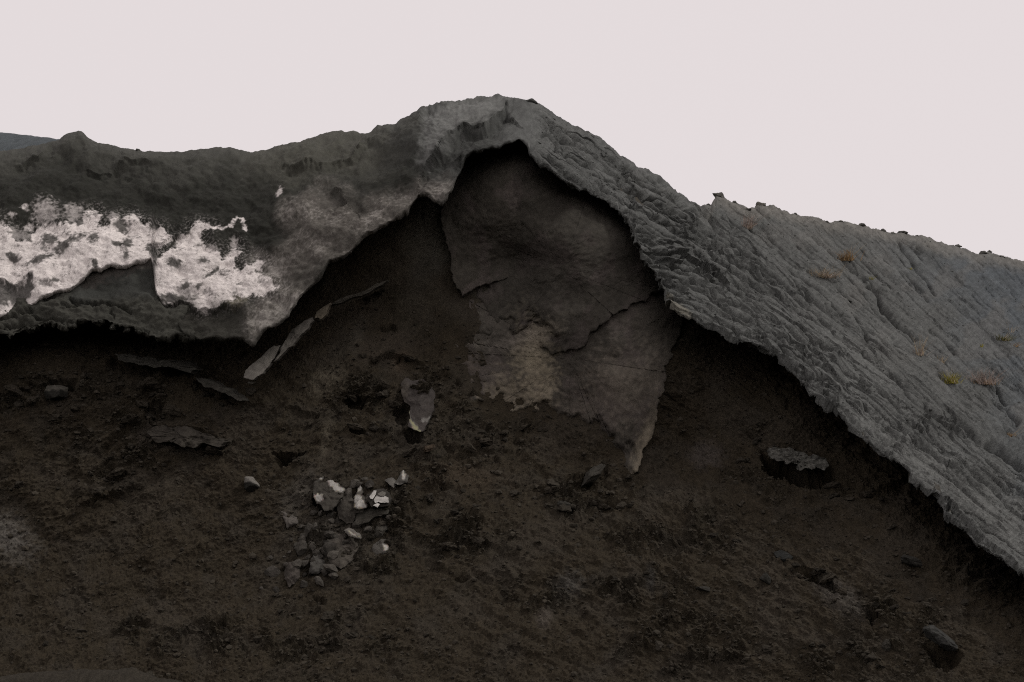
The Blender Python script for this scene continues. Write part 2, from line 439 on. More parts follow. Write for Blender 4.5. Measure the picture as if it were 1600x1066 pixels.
def crust_sheet(x0, x1, step, rows, right):
    cols = np.linspace(x0, x1, int(round((x1 - x0) / step)) + 1)
    nc = len(cols)
    e = edge_line(cols); s = sky_line(cols)
    v = np.linspace(0, 1, rows) ** 0.92
    PX = np.repeat(cols[None], rows, 0)
    PY = e[None] + (s - e)[None] * v[:, None]
    Y = crust_depth(PX, PY)
    dE = PY * 0 + (e[None] - PY)                       # picture distance above the broken edge
    Nrm = grid_normals(W(PX, PY, Y))
    Y = Y + 0.16 * np.clip(1 - dE / 8.0, 0, 1) ** 2    # the lip curls back under
    # the ridge rolls over backwards
    top = np.clip(1 - (PY - s[None]) / 16.0, 0, 1)
    Y = Y + top ** 2 * 0.8
    P = W(PX, PY, Y)
    d = np.zeros_like(PX)
    TX = np.zeros_like(PX); TY = np.zeros_like(PX)
    rim = sstep(0, 0.05, 1 - v)[:, None] + 0 * PX      # keep the skyline where it is traced
    n_big = fbm(PX / 120, PY / 90, 4, 21)
    if right:
        perp = (PX - 1050) * 0.6 - (PY - 490) * 0.8     # distance up from the broken edge line
        near = sstep(150, 20, perp) * sstep(1290, 1120, PX) * sstep(900, 1000, PX)
        th = np.radians(37 + 7 * np.clip(perp / 300, 0, 1.1) - 11 * near)
        ca, sa = np.cos(th), np.sin(th)
        ox, oy = PX - 1180, PY - 520
        a = ox * ca + oy * sa
        b = -ox * sa + oy * ca
        b2 = b + fbm(a / 420, b / 160, 2, 31) * 7 + fbm(a / 60, b / 30, 2, 33) * 1.6
        flake_zone = sstep(170, 70, perp + n_big * 50) * sstep(930, 1010, PX) * 0.95 + 0.05

        def saw(lam, seed, st, ln, gt=0.05):
            ph = b2 / lam + st * fbm(a / (lam * ln), b / (lam * 2.5), 3, seed)
            cell = np.floor(ph)
            fr = ph - cell
            gate = sstep(0.0, 0.22, perlin(a / (lam * ln * 0.6), cell * 3.7, seed + 9) + gt)
            prof = np.where(fr < 0.92, (fr / 0.92) ** 1.3, (1 - fr) / 0.08) - 0.45 * np.exp(-(fr / 0.10) ** 2)
            return prof * gate * lam
        def layers(lam, seed, c, ln):
            """thin broken layers: a gentle ramp that ends in a sharp ragged drop"""
            ph = b / lam + c * fbm(a / (lam * ln), b / (lam * 1.6), 5, seed, 0.62)
            return (ph - np.floor(ph)) * lam
        amod = 0.6 + 0.8 * sstep(-0.3, 0.5, fbm(PX / 90, PY / 80, 3, 107))
        d += layers(58, 101, 0.9, 9) * (0.10 * flake_zone + 0.035) * amod
        d += layers(25, 111, 0.85, 10) * (0.17 * flake_zone + 0.045) * amod
        d += layers(11, 121, 0.8, 11) * (0.22 * flake_zone + 0.06) * amod
        # rills down the open slope

        def rill(la, lb, seed, wdt, thr):
            n = perlin(a / la, b2 / lb, seed) + 0.12 * perlin(a / (la * .3), b2 / (lb * .6), seed + 1)
            g = sstep(thr, thr + 0.3, perlin(a / (la * .45), b / (lb * 1.4), seed + 4))
            return -np.where(n > 0, np.exp(-n / wdt), np.exp(n / (wdt * 2.0))) * g
        open_z = sstep(40, 150, perp + n_big * 40)
        far = np.clip(1.15 - perp / 520, 0.5, 1.1)
        d += rill(420, 34, 141, 0.055, -0.05) * 5 * open_z * far
        d += rill(240, 17, 151, 0.08, -0.02) * 4 * (0.1 + 0.9 * open_z) * far
        d += rill(150, 8, 161, 0.12, 0.02) * 2.5 * far * open_z
        d += n_big * 2.5 * rim
        d += fbm(a / 120, b / 24, 3, 35) * 1.0
        d += fbm(a / 6, b / 3.6, 3, 37, 0.75) * 0.55
        dflake = np.zeros_like(d)
        # broken edges of thin layers: ragged near the overhang, sparse and fine on the open slope
        rr = np.random.default_rng(77)

        def flake(x0, y0, ln, ang, A, wc, S, ws):
            """a crack of depth A and half width wc, the ground on its lower left set back by S"""
            t = math.radians(ang)
            c_, s_ = math.cos(t), math.sin(t)
            c0 = np.searchsorted(cols, x0 - ln * abs(c_) * .5 - 12); c1 = np.searchsorted(cols, x0 + ln * abs(c_) * .5 + 12)
            if c1 - c0 < 4:
                return
            X = PX[:, c0:c1]; Yp = PY[:, c0:c1]
            u = (X - x0) * c_ + (Yp - y0) * s_
            w = -(X - x0) * s_ + (Yp - y0) * c_
            m = (np.abs(u) < ln * .5) & (w > -12) & (w < ws * 4 + 6)
            if not m.any():
                return
            u = u[m]; w = w[m]
            w = w + fbm(u / 42 + x0 * 0.37, u * 0 + y0, 3, 901, 0.45) * min(4.0, ln * 0.045)
            f = sstep(0, 0.25, u / ln + .5) * sstep(1, 0.8, u / ln + .5)
            thin = 0.5 + 0.8 * np.clip(0.5 + fbm(u / 22 + y0, u * 0 + x0, 2, 905), 0, 1)
            dd = -A * thin * np.exp(-(w / (wc * thin)) ** 2) - np.where(w > 0, S * np.exp(-w / ws), 0)
            D = dflake[:, c0:c1]
            D[m] = np.minimum(D[m], dd * f) + 0.25 * np.maximum(D[m], dd * f)
            sh = min(2.5, 0.25 * A) * thin * f * np.exp(-((w + 1.2) / 1.8) ** 2)
            TX[:, c0:c1][m] -= s_ * sh
            TY[:, c0:c1][m] += c_ * sh

        for i in range(620):
            x0 = rr.uniform(835, 1700)
            e0 = np.interp(x0, cols, e); s0 = np.interp(x0, cols, s)
            v0 = rr.random() ** (1.6 if rr.random() < 0.6 else 0.9)
            y0 = e0 + (s0 - e0) * v0
            pp = (x0 - 1050) * 0.6 - (y0 - 490) * 0.8
            strip = 150 if 985 < x0 < 1270 else 95
            nr = float(sstep(strip + 30, strip - 40, pp)) * float(sstep(935, 1000, x0))
            base_a = 38 + 7 * min(max(pp / 300, 0), 1.1)
            if x0 < 1290 and pp < 150:
                base_a -= 14 * float(sstep(1290, 1120, x0)) * float(sstep(940, 1010, x0))
            far_k = min(1.0, max(0.6, 1.15 - pp / 520))
            if nr > 0.5:
                flake(x0, y0, rr.uniform(30, 190), base_a + rr.normal(0, 4), rr.uniform(6, 13), rr.uniform(1.0, 1.8), rr.uniform(0, 1.2), rr.uniform(3, 9)) if rr.random() < 0.8 else None
            elif rr.random() < (0.75 if x0 > 1000 else 0.3):
                flake(x0, y0, rr.uniform(24, 60 + 120 * rr.random() ** 2) * far_k, base_a + rr.normal(1, 3), rr.uniform(6, 14) * far_k, rr.uniform(1.1, 2.2) * far_k, rr.uniform(0, 0.8) * far_k, rr.uniform(3, 8))
        d += np.maximum(dflake, -16) * (0.3 + 0.7 * sstep(2, 16, dE))
        # single gullies and ledges seen in the photograph
        for (poly, A, wd) in [([(1360, 446), (1374, 462), (1381, 480), (1394, 496), (1412, 512), (1432, 528)], 13, 7),
                              ([(1402, 378), (1414, 393), (1428, 412), (1442, 432), (1462, 458)], 7, 5),
                              ([(1246, 384), (1258, 396), (1268, 402)], 9, 5),
                              ([(1312, 400), (1330, 416), (1352, 436)], 7, 5),
                              ([(1337, 495), (1345, 505), (1353, 517), (1357, 538)], 7, 5),
                              ([(1144, 378), (1152, 384), (1166, 394)], 12, 6),
                              ([(1112, 344), (1119, 352), (1127, 360)], 12, 7),
                              ([(1552, 597), (1562, 612), (1567, 624), (1572, 630)], 10, 5),
                              ([(1552, 690), (1572, 702), (1600, 722), (1640, 745)], 34, 14),
                              ([(1480, 650), (1505, 668), (1530, 688)], 14, 12),
                              ([(1558, 632), (1574, 640), (1592, 660)], 12, 7),
                              ([(1455, 515), (1470, 530), (1490, 552)], 6, 5),
                              ([(1075, 300), (1105, 335), (1150, 372)], 4, 5),
                              ([(882, 214), (930, 246), (985, 290), (1030, 330)], 7, 4),
                              ([(870, 235), (905, 252), (925, 262)], 8, 4),
                              ([(930, 275), (955, 285), (985, 302)], 6, 4),
                              ([(975, 287), (1000, 300), (1020, 320)], 8, 4),
                              ([(1008, 272), (1040, 296), (1066, 322)], 10, 5),
                              ([(826, 208), (838, 222), (836, 240), (850, 256)], 5, 4),
                              ([(845, 215), (858, 208), (872, 222), (868, 238)], 6, 4),
                              ([(1195, 418), (1250, 470), (1330, 545)], 6, 5),
                              ([(1421, 744), (1445, 764), (1475, 782), (1505, 806), (1560, 842), (1600, 872)], 10, 4),
                              ([(1390, 668), (1408, 690), (1440, 705)], 6, 4)]:
            bb = bbox(poly)
            def f(x, y, o, poly=poly, A=A, wd=wd):
                dd = seg_dist(x + fbm(x / 24, y / 24, 2, 55) * 3, y + fbm(x / 24, y / 24, 2, 57) * 3, poly, False)
                return o - A * (1.3 * np.exp(-(dd / (wd * 0.33 + 0.4)) ** 2) + 0.45 * np.exp(-(dd / wd) ** 1.3))
            local(PX, PY, bb, f, d, pad=wd * 3)
        smooth_plate = [(1310, 640), (1360, 690), (1440, 760), (1540, 830), (1600, 870), (1600, 800), (1500, 745), (1420, 690), (1350, 640)]
        calm = np.zeros_like(PX)
        local(PX, PY, bbox(smooth_plate), lambda x, y, o: sstep(-12, 10, seg_dist(x, y, smooth_plate)), calm)
        d = d * (1 - 0.55 * calm)
        d *= lerp(0.25, 1, rim)
    else:
        d += n_big * 9 * rim
        d += fbm(PX / 42, PY / 34, 4, 23) * 5.5
        # fine slanted scraping towards the lower left
        u = (PX * 0.62 + PY * 0.78); q = (-PX * 0.78 + PY * 0.62)
        d += fbm(q / 34, u / 12, 3, 27) * 1.1
        d += fbm(PX / 8, PY / 6, 3, 25) * 0.6
        ledges_on(PX, PY, d, [
            ([(800, 160), (788, 164), (782, 174), (758, 191), (731, 192), (714, 204), (701, 218), (691, 238), (660, 262)], 22, 34, -1),
            ([(662, 166), (657, 180), (660, 200), (672, 206), (690, 203)], 16, 10, -1),
            ([(690, 238), (676, 246), (662, 262), (656, 278), (655, 300)], 12, 12, -1),
            ([(718, 236), (706, 246), (712, 258)], 10, 8, -1),
            ([(583, 203), (568, 222), (545, 246), (520, 258), (500, 262), (470, 262), (445, 262), (432, 268)], 12, 30, -1),
            ([(520, 292), (540, 312), (520, 330)], 10, 18, 1),
            ([(-40, 432), (4, 438), (30, 445), (57, 430)], 9, 12, 1),
            ([(232, 386), (268, 374), (300, 360)], 10, 8, 1),
            ([(247, 468), (272, 474), (293, 467), (303, 474), (313, 486), (330, 484), (351, 477), (384, 484)], 12, 22, 1),
            ([(130, 262), (160, 268), (200, 256), (240, 252)], 9, 22, 1),
            ([(20, 256), (60, 246), (90, 222)], 10, 12, 1),
        ])
        # ridge that runs down to the tip
        rp = [(384, 470), (388, 500), (392, 530), (398, 552)]
        local(PX, PY, bbox(rp), lambda x, y, o: o + 12 * sstep(440, 510, y) * np.exp(-np.where(x > interp_x(rp, y), np.abs(x - interp_x(rp, y)) / 60, np.abs(x - interp_x(rp, y)) / 16)), d, pad=80)
        d *= lerp(0.3, 1, rim)
    ws = sstep(2, 34, np.abs(PX - SEAM))
    d = n_big * 9 * rim + (d - n_big * 9 * rim) * ws
    if right:
        tl = np.hypot(TX, TY) + 1e-9
        kk = np.minimum(1, 5.0 / tl) * rim * ws
        P = W(PX + TX * kk, PY + TY * kk, Y)
    P = P + Nrm * (d * Y / F)[..., None]
    return PX, PY, P, cols, e, s, d


def interp_x(line, y):
    p = np.array(line, float)
    return np.interp(y, p[:, 1], p[:, 0])


def close_sheet(P, cols):
    """underside of the broken edge and the back of the hill, joined to the front"""
    under = []
    base = P[0]
    nc = base.shape[0]
    zlim = {}
    seq = [(0.10, 0.02), (0.3, 0.10), (0.7, 0.30), (1.3, 0.65), (2.1, 1.2), (3.0, 1.8)]
    for k, (dy, rise) in enumerate(seq):
        zs = np.empty(nc)
        for c in range(nc):
            yy = np.maximum.accumulate(P[:, c, 1])
            zs[c] = np.interp(base[c, 1] + dy, yy, P[:, c, 2]) - base[c, 2]
        ksm = np.ones(41) / 41
        zs = np.convolve(np.pad(zs, 20, mode='edge'), ksm, 'valid')
        r = base.copy()
        if k >= 2:
            r = np.stack([np.convolve(np.pad(base[:, i], 8, mode='edge'), np.ones(17) / 17, 'valid') for i in range(3)], 1)
        r[:, 0] *= (r[:, 1] + dy) / r[:, 1]
        r[:, 1] += dy
        r[:, 2] += np.minimum(rise, np.maximum(zs, 0) * 0.62)
        under.append(r)
    back = []
    base = P[-1]
    for (dy, dz) in [(0.5, -0.12), (1.2, -0.5), (2.5, -1.4), (4.5, -3.0), (8, -6.0), (14, -12)]:
        r = base.copy(); r[:, 1] += dy; r[:, 2] += dz
        back.append(r)
    return np.concatenate([np.stack(under[::-1]), P, np.stack(back)], 0), len(under), len(back)


def pad_rows(A, nu, nb):
    return np.concatenate([np.repeat(A[:1], nu, 0), A, np.repeat(A[-1:], nb, 0)], 0)


def mixc(base, c, w):
    return base + (np.array(c, float) - base) * w[..., None]


# left: crusted bank
PXl, PYl, Pl, cl, el, sl, dl = crust_sheet(-420, SEAM, 1.35, 290, False)
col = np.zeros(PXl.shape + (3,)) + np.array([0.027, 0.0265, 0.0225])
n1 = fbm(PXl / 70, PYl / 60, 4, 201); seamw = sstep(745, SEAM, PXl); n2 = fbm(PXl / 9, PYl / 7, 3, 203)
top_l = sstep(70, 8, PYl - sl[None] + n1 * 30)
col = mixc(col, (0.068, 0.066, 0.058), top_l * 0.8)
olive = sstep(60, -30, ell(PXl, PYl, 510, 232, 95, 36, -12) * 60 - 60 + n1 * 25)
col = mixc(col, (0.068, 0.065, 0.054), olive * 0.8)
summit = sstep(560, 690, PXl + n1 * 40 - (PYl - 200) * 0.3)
col = mixc(col, (0.058, 0.058, 0.055), summit * 0.85)  # kept dark below the crown: shade under the ledge painted in
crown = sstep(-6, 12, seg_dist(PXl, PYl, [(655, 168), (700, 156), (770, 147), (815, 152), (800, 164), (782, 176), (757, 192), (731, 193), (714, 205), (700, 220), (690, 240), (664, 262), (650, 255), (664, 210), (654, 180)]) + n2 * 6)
col = mixc(col, (0.140, 0.138, 0.133), crown * 0.9)  # up-facing crown painted paler to strengthen its light
col = mixc(col, (0.092, 0.092, 0.089), seamw)
mott = sstep(-22, 26, seg_dist(PXl, PYl, MOTTLE) + n1 * 22)
u_ = (PXl * 0.55 + PYl * 0.83); q_ = (-PXl * 0.83 + PYl * 0.55)
strk = fbm(PXl / 4.6, PYl / 3.8, 3, 207, 0.75) * 0.55 + 0.65 * fbm(q_ / 50, u_ / 32, 4, 208, 0.6)
col = mixc(col, (0.135, 0.120, 0.108), mott * np.clip(0.72 + strk * 0.3, 0, 1))
col = mixc(col, (0.34, 0.31, 0.29), mott * sstep(0.1, 1.1, strk + n1 * 0.3 + 0.40 * sstep(500, 400, PXl)) * 0.55)
tan_ = sstep(1.1, 0.3, ell(PXl, PYl, 372, 474, 22, 12, 0) + n2 * 0.4)
col = mixc(col, (0.22, 0.195, 0.15), tan_ * 0.6)
wm = white_mask(PXl, PYl)
col = mixc(col, (0.76, 0.685, 0.665), wm * (0.94 + 0.06 * np.clip(n2, -1, 1)))
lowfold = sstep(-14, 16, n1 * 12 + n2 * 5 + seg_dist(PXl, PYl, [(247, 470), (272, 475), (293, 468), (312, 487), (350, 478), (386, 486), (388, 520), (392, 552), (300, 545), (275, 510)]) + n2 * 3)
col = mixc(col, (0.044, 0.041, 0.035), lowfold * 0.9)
col *= (1 + (0.20 * n2 + 0.12 * n1) * (1 - 0.65 * wm))[..., None]
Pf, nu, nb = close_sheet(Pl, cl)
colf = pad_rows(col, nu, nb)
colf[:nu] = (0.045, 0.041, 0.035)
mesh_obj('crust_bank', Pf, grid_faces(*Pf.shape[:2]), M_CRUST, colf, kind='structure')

# right: the gravel slope of thin hard layers
PXr, PYr, Pr, cr, er, sr, dr = crust_sheet(SEAM, 2090, 1.14, 400, True)
n1 = fbm(PXr / 90, PYr / 70, 4, 211); n2 = fbm(PXr / 7, PYr / 6, 3, 213)
perp = (PXr - 1050) * 0.6 - (PYr - 490) * 0.8
col = np.zeros(PXr.shape + (3,)) + np.array([0.092, 0.092, 0.089])
blue = sstep(1330, 1560, PXr - (PYr - 400) * 0.55 + n1 * 60)
col = mixc(col, (0.072, 0.080, 0.089), blue * 0.9)
mid = sstep(0.1, 0.5, n1 + 0.1) * sstep(100, 200, perp)
col = mixc(col, (0.098, 0.094, 0.089), mid * 0.6)
crest = sstep(26, 4, PYr - sr[None] + n1 * 8)
col = mixc(col, (0.150, 0.138, 0.125), crest * 0.7 * sstep(1080, 1130, PXr))
plate = sstep(-10, 12, seg_dist(PXr, PYr, [(1310, 640), (1360, 690), (1440, 760), (1540, 830), (1600, 870), (1600, 800), (1500, 745), (1420, 690), (1350, 640)]) + n2 * 6)
col = mixc(col, (0.112, 0.111, 0.107), plate * 0.7)
tanp = sstep(-3, 4, seg_dist(PXr, PYr, [(1040, 452), (1052, 465), (1070, 480), (1083, 503), (1060, 500), (1046, 485)]) + n2 * 3)
col = mixc(col, (0.150, 0.138, 0.115), tanp * 0.8)
aa = (PXr - 1180) * 0.78 + (PYr - 520) * 0.62; bb_ = -(PXr - 1180) * 0.62 + (PYr - 520) * 0.78
lay = fbm(aa / 170, bb_ / 9, 4, 215, 0.6)
col *= (1 + 0.24 * n2 + 0.10 * n1 + 0.20 * lay)[..., None]
Pf, nu, nb = close_sheet(Pr, cr)
colf = pad_rows(col, nu, nb)
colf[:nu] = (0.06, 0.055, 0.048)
mesh_obj('gravel_slope', Pf, grid_faces(*Pf.shape[:2]), M_SLOPE, colf, smooth=False, kind='structure')

# lower broken layer under the white crust
def ledge_sheet():
    cols = np.arange(-420, 306, 1.65)
    rows = 90
    bot = interp_line(LEDGE, cols) + fbm(cols / 30, cols * 0 + 2.2, 6, 71, 0.62) * 7
    top = np.minimum(interp_line(EDGE, cols) - 34, bot - 40)
    top = np.where(cols > 205, np.minimum(top, 395), top)
    v = np.linspace(0, 1, rows)
    PX = np.repeat(cols[None], rows, 0)
    PY = bot[None] + (top - bot)[None] * v[:, None]
    Y = TPS([(-400, 575, 18.1), (0, 526, 19.1), (150, 508, 19.15), (290, 530, 19.3), (0, 494, 19.5), (150, 440, 19.85), (240, 410, 20.15), (290, 450, 19.95), (-400, 500, 18.9), (0, 450, 19.95), (150, 400, 20.3)])(PX, PY)
    dE = bot[None] - PY
    Y = Y + 0.16 * np.clip(1 - dE / 8, 0, 1) ** 2
    P = W(PX, PY, Y); N_ = grid_normals(P)
    n1 = fbm(PX / 60, PY / 40, 4, 73)
    smooth = sstep(-8, 8, seg_dist(PX, PY, [(110, 458), (118, 445), (150, 432), (238, 408), (244, 470), (200, 462), (150, 466), (128, 476), (110, 473)]))
    d = n1 * 9 + fbm(PX / 20, PY / 9, 4, 75) * 3.4 * (1 - 0.85 * smooth) + fbm(PX / 6, PY / 4, 3, 77) * 1.3 * (1 - 0.8 * smooth)
    for (poly, A, wd) in [([(-40, 514), (0, 513), (30, 506), (58, 506)], 7, 2.6), ([(50, 494), (78, 496), (92, 503), (112, 505)], 7, 2.4),
                          ([(108, 470), (118, 475), (140, 473), (160, 470), (185, 473), (205, 486)], 9, 2.6), ([(96, 478), (110, 481), (125, 480)], 6, 2.2),
                          ([(0, 500), (30, 492), (45, 486)], 8, 4), ([(170, 480), (176, 486), (178, 494)], 5, 2), ([(150, 500), (185, 512), (232, 516)], 5, 3)]:
        dd = seg_dist(PX + fbm(PX / 9, PY / 9, 3, 85) * 3, PY + fbm(PX / 9, PY / 9, 3, 87) * 3, poly, False)
        d -= 1.7 * A * np.exp(-(dd / (wd * 0.8)) ** 2)
    P = P + N_ * (d * Y / F)[..., None]
    n2 = fbm(PX / 8, PY / 5, 3, 89)
    col = np.zeros(PX.shape + (3,)) + np.array([0.050, 0.048, 0.041])
    col = mixc(col, (0.046, 0.046, 0.042), smooth)
    red = sstep(2, -12, seg_dist(PX, PY, [(130, 440), (170, 425), (235, 410)], False) - 14 + n2 * 8)
    col = mixc(col, (0.13, 0.11, 0.10), red * 0.5)
    col *= (1 + 0.2 * n2 * (1 - smooth * 0.6) + 0.15 * n1)[..., None]
    Pf, nu, nb = close_sheet(P, cols)
    Pf = Pf[:-nb]
    colf = pad_rows(col, nu, 0)
    mesh_obj('crust_ledge', Pf, grid_faces(*Pf.shape[:2]), M_CRUST, colf, kind='structure')


ledge_sheet()

# ------------------------------------------------------------------ the brown face
SLAB_A = [(686, 330), (692, 352), (703, 395), (710, 440), (722, 463), (745, 450), (770, 443), (797, 432), (850, 420), (900, 350), (860, 250), (800, 215), (740, 220), (700, 280)]
SLAB_B = [(702, 380), (712, 440), (725, 463), (733, 500), (742, 540), (762, 549), (785, 540), (806, 534), (828, 525), (846, 545), (862, 550), (880, 553), (903, 545), (927, 522), (945, 503), (962, 490),
          (986, 474), (1010, 466), (1060, 450), (1040, 390), (1000, 320), (930, 260), (850, 215), (760, 220), (700, 280)]
SLAB_C = [(672, 400), (676, 440), (678, 520), (690, 555), (706, 585), (720, 610), (735, 642), (760, 648), (782, 652), (800, 660), (815, 645), (850, 652), (890, 665), (928, 676), (953, 698),
          (984, 742), (992, 748), (1004, 716), (1022, 670), (1032, 630), (1040, 580), (1052, 545), (1072, 500), (1070, 450), (960, 400), (860, 380), (760, 370)]
PITS = [([(426, 708), (478, 707), (462, 718), (440, 733)], 34), ([(1347, 955), (1358, 949), (1368, 955), (1384, 951), (1372, 965), (1362, 976)], 30),
        ([(1440, 1006), (1456, 1012), (1490, 1008), (1506, 1022), (1498, 1038), (1480, 1052), (1462, 1044)], 30),
        ([(1186, 705), (1200, 715), (1235, 722), (1262, 738), (1296, 735), (1302, 752), (1268, 766), (1222, 750), (1196, 740)], 48),
        ([(536, 622), (552, 617), (574, 624), (566, 640), (545, 637)], 26), ([(614, 640), (630, 632), (642, 640), (634, 668), (622, 660)], 22),
        ([(628, 668), (640, 672), (664, 676), (655, 692), (636, 690)], 28), ([(620, 562), (628, 554), (637, 553), (630, 563), (612, 572)], 14), ([(596, 556), (608, 548), (600, 558)], 12),
        ([(488, 764), (500, 786), (512, 790), (514, 806), (500, 800), (488, 782)], 22), ([(543, 668), (566, 664), (570, 676), (552, 680)], 16), ([(588, 612), (598, 606), (602, 614), (592, 618)], 12),
        ([(72, 598), (95, 590), (118, 598), (112, 608), (80, 612)], 14), ([(222, 640), (242, 626), (258, 630), (248, 652), (230, 660)], 20), ([(150, 745), (172, 730), (205, 740), (180, 752)], 10),
        ([(318, 692), (344, 690), (352, 698), (330, 702)], 10), ([(1207, 853), (1220, 858), (1238, 872), (1226, 882), (1212, 868)], 10), ([(1236, 896), (1262, 886), (1290, 905), (1312, 920), (1284, 914), (1258, 900)], 16),
        ([(488, 930), (506, 932), (510, 944), (494, 950)], 14), ([(866, 762), (900, 740), (930, 748), (900, 778)], 9), ([(940, 788), (975, 780), (984, 792), (955, 798)], 10),
        ([(690, 690), (720, 700), (700, 712)], 8), ([(728, 618), (738, 610), (746, 622), (736, 628)], 8), ([(710, 595), (716, 592), (722, 604), (714, 606)], 9), ([(560, 470), (600, 452), (596, 462), (570, 476)], 16),
        ([(590, 512), (618, 506), (622, 516), (598, 520)], 12), ([(708, 905), (735, 898), (728, 912)], 9), ([(1120, 845), (1140, 840), (1150, 855), (1130, 860)], 8)]
CLUMPS = [(215, 600, 130, 60), (170, 690, 110, 60), (30, 610, 80, 40), (640, 770, 70, 60), (530, 820, 80, 80), (740, 680, 90, 60), (720, 830, 90, 60), (930, 780, 90, 40), (1180, 720, 60, 60),
          (600, 620, 90, 60), (1060, 830, 120, 50), (470, 990, 160, 50), (1000, 920, 120, 40), (1080, 1000, 120, 60), (1420, 960, 110, 60), (1340, 1030, 120, 40), (260, 1000, 120, 40), (560, 830, 80, 90), (1230, 780, 100, 60), (840, 930, 60, 40), (1520, 920, 60, 60), (200, 560, 120, 24)]


def face_fields(px, py):
    """fine relief of the face in picture units, and how clumpy it is"""
    cm = np.zeros_like(px)
    for (cx, cy, rx, ry) in CLUMPS:
        cm = np.maximum(cm, sstep(1.3, 0.3, ell(px, py, cx, cy, rx, ry, 0)))
    lown = fbm(px / 55, py / 45, 3, 301)
    cm = np.clip(cm * (0.5 + 1.3 * lown) + 0.3 * sstep(0.35, 0.8, lown) * sstep(480, 620, py), 0, 1)
    return cm


def clump_mask(px, py):
    return face_fields(px, py)


def build_face():
    cols = np.arange(-420, 2090, 2.25)
    rows = 420
    ee = edge_line(cols)
    el_ = np.minimum(ee, np.interp(cols, [240, 420, 460, 470], [395, 500, 520, 4000]))
    k = 13
    pad = np.pad(el_, k, mode='edge')
    mn = np.min(np.stack([pad[i:i + len(el_)] for i in range(0, 2 * k + 1, 2)]), 0)
    top = np.convolve(np.pad(mn, 7, mode='edge'), np.ones(15) / 15, 'valid') - 26
    bot = 1215.0
    v = np.linspace(0, 1, rows)
    PX = np.repeat(cols[None], rows, 0)
    PY = bot + (top - bot)[None] * v[:, None]
    Y = face_base(PX, PY)
    P = W(PX, PY, Y); N_ = grid_normals(P)
    cm = clump_mask(PX, PY)
    talus = sstep(470, 620, PY + fbm(PX / 90, PY / 90, 2, 303) * 60)
    n2 = fbm(PX / 24, PY / 20, 4, 305)
    # slanted sloughing: gentle ribs falling to the lower right in the right half, lower left in the left half
    d = n2 * 3.2 * (0.3 + 0.7 * talus)
    d += fbm((PX * 0.9 + PY * 0.45) / 46, (PY * 0.9 - PX * 0.45) / 15, 4, 307, 0.6) * 4.2 * talus * sstep(300, 900, PX)
    d += fbm((PX * 0.85 - PY * 0.5) / 46, (PY * 0.85 + PX * 0.5) / 15, 4, 309, 0.6) * 4.2 * talus * sstep(900, 300, PX)
    d += np.maximum(billow(PX / 30, PY / 19, 4, 311), -0.2) * 13 * cm
    d += np.maximum(billow(PX / 12, PY / 8.5, 3, 313), -0.1) * 5.0 * (0.10 + 0.90 * cm)
    d += fbm(PX / 5.5, PY / 4.5, 3, 315) * 1.7 * (0.5 + 0.5 * talus)
    calm = np.zeros_like(PX)
    for poly in (SLAB_A, SLAB_B, SLAB_C):
        local(PX, PY, bbox(poly), lambda x, y, o, poly=poly: np.maximum(o, sstep(-10, 6, seg_dist(x, y, poly))), calm)
    d = d * (1 - 0.9 * calm)
    ledges_on(PX, PY, d, [
        ([(170, 552), (190, 560), (215, 566), (232, 568), (250, 562), (300, 572)], 30, 12, 1),
        ([(300, 560), (330, 572), (352, 590), (380, 600)], 24, 10, 1),
        ([(304, 592), (330, 598), (355, 612), (382, 625)], 27, 9, 1),
        ([(225, 672), (255, 664), (290, 668), (320, 682), (352, 692)], 27, 12, 1),
        ([(60, 606), (85, 600), (110, 592), (122, 600)], 30, 12, 1),
        ([(140, 712), (165, 690), (185, 668), (205, 648)], 15, 16, 1),
        ([(120, 790), (150, 775), (190, 765), (225, 757)], 18, 12, 1),
        ([(640, 735), (670, 726), (700, 735)], 12, 10, 1),
        ([(700, 850), (740, 838), (770, 850)], 14, 10, 1),
        ([(860, 770), (900, 752), (930, 735), (946, 722)], 24, 10, 1),
        ([(1300, 745), (1340, 752), (1390, 760), (1420, 752)], 18, 14, 1),
        ([(1230, 880), (1262, 888), (1290, 900), (1318, 922)], 20, 9, 1),
        ([(1060, 835), (1100, 825), (1140, 822)], 10, 10, 1),
        ([(930, 925), (980, 910), (1020, 905)], 10, 9, 1),
        ([(1340, 1000), (1370, 985), (1400, 990)], 10, 9, 1),
        ([(440, 640), (470, 640), (500, 648)], 12, 9, 1),
        ([(570, 560), (600, 552), (640, 560), (668, 575)], 12, 12, 1),
        ([(430, 890), (470, 880), (500, 890)], 9, 10, 1),
    ])
    for (poly, A) in PITS:
        def f(x, y, o, poly=poly, A=A):
            sd = seg_dist(x + fbm(x / 8, y / 8, 3, 321) * 3, y + fbm(x / 8, y / 8, 3, 323) * 3, poly)
            return o - A * sstep(-1.5, 5.0, sd)
        local(PX, PY, bbox(poly), f, d, pad=12)
    P = P + N_ * (d * Y / F)[..., None]
    # colour of the ash, plus a painted lift under the arch
    n1 = fbm(PX / 110, PY / 100, 4, 331); n3 = fbm(PX / 9, PY / 8, 3, 333)
    col = np.zeros(PX.shape + (3,)) + np.array([0.0375, 0.0292, 0.0198])
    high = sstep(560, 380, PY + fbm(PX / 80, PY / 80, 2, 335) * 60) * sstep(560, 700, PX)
    col = mixc(col, (0.074, 0.066, 0.054), high)  # upper wall lightened to make up for the arch's shade
    col = mixc(col, (0.0430, 0.0345, 0.0255), sstep(0.0, 0.6, n1))
    col = mixc(col, (0.0290, 0.0245, 0.0175), cm * 0.4)
    grey = sstep(0.15, 0.6, fbm(PX / 60, PY / 50, 3, 337))
    col = mixc(col, (0.0385, 0.0325, 0.0260), grey * 0.4)
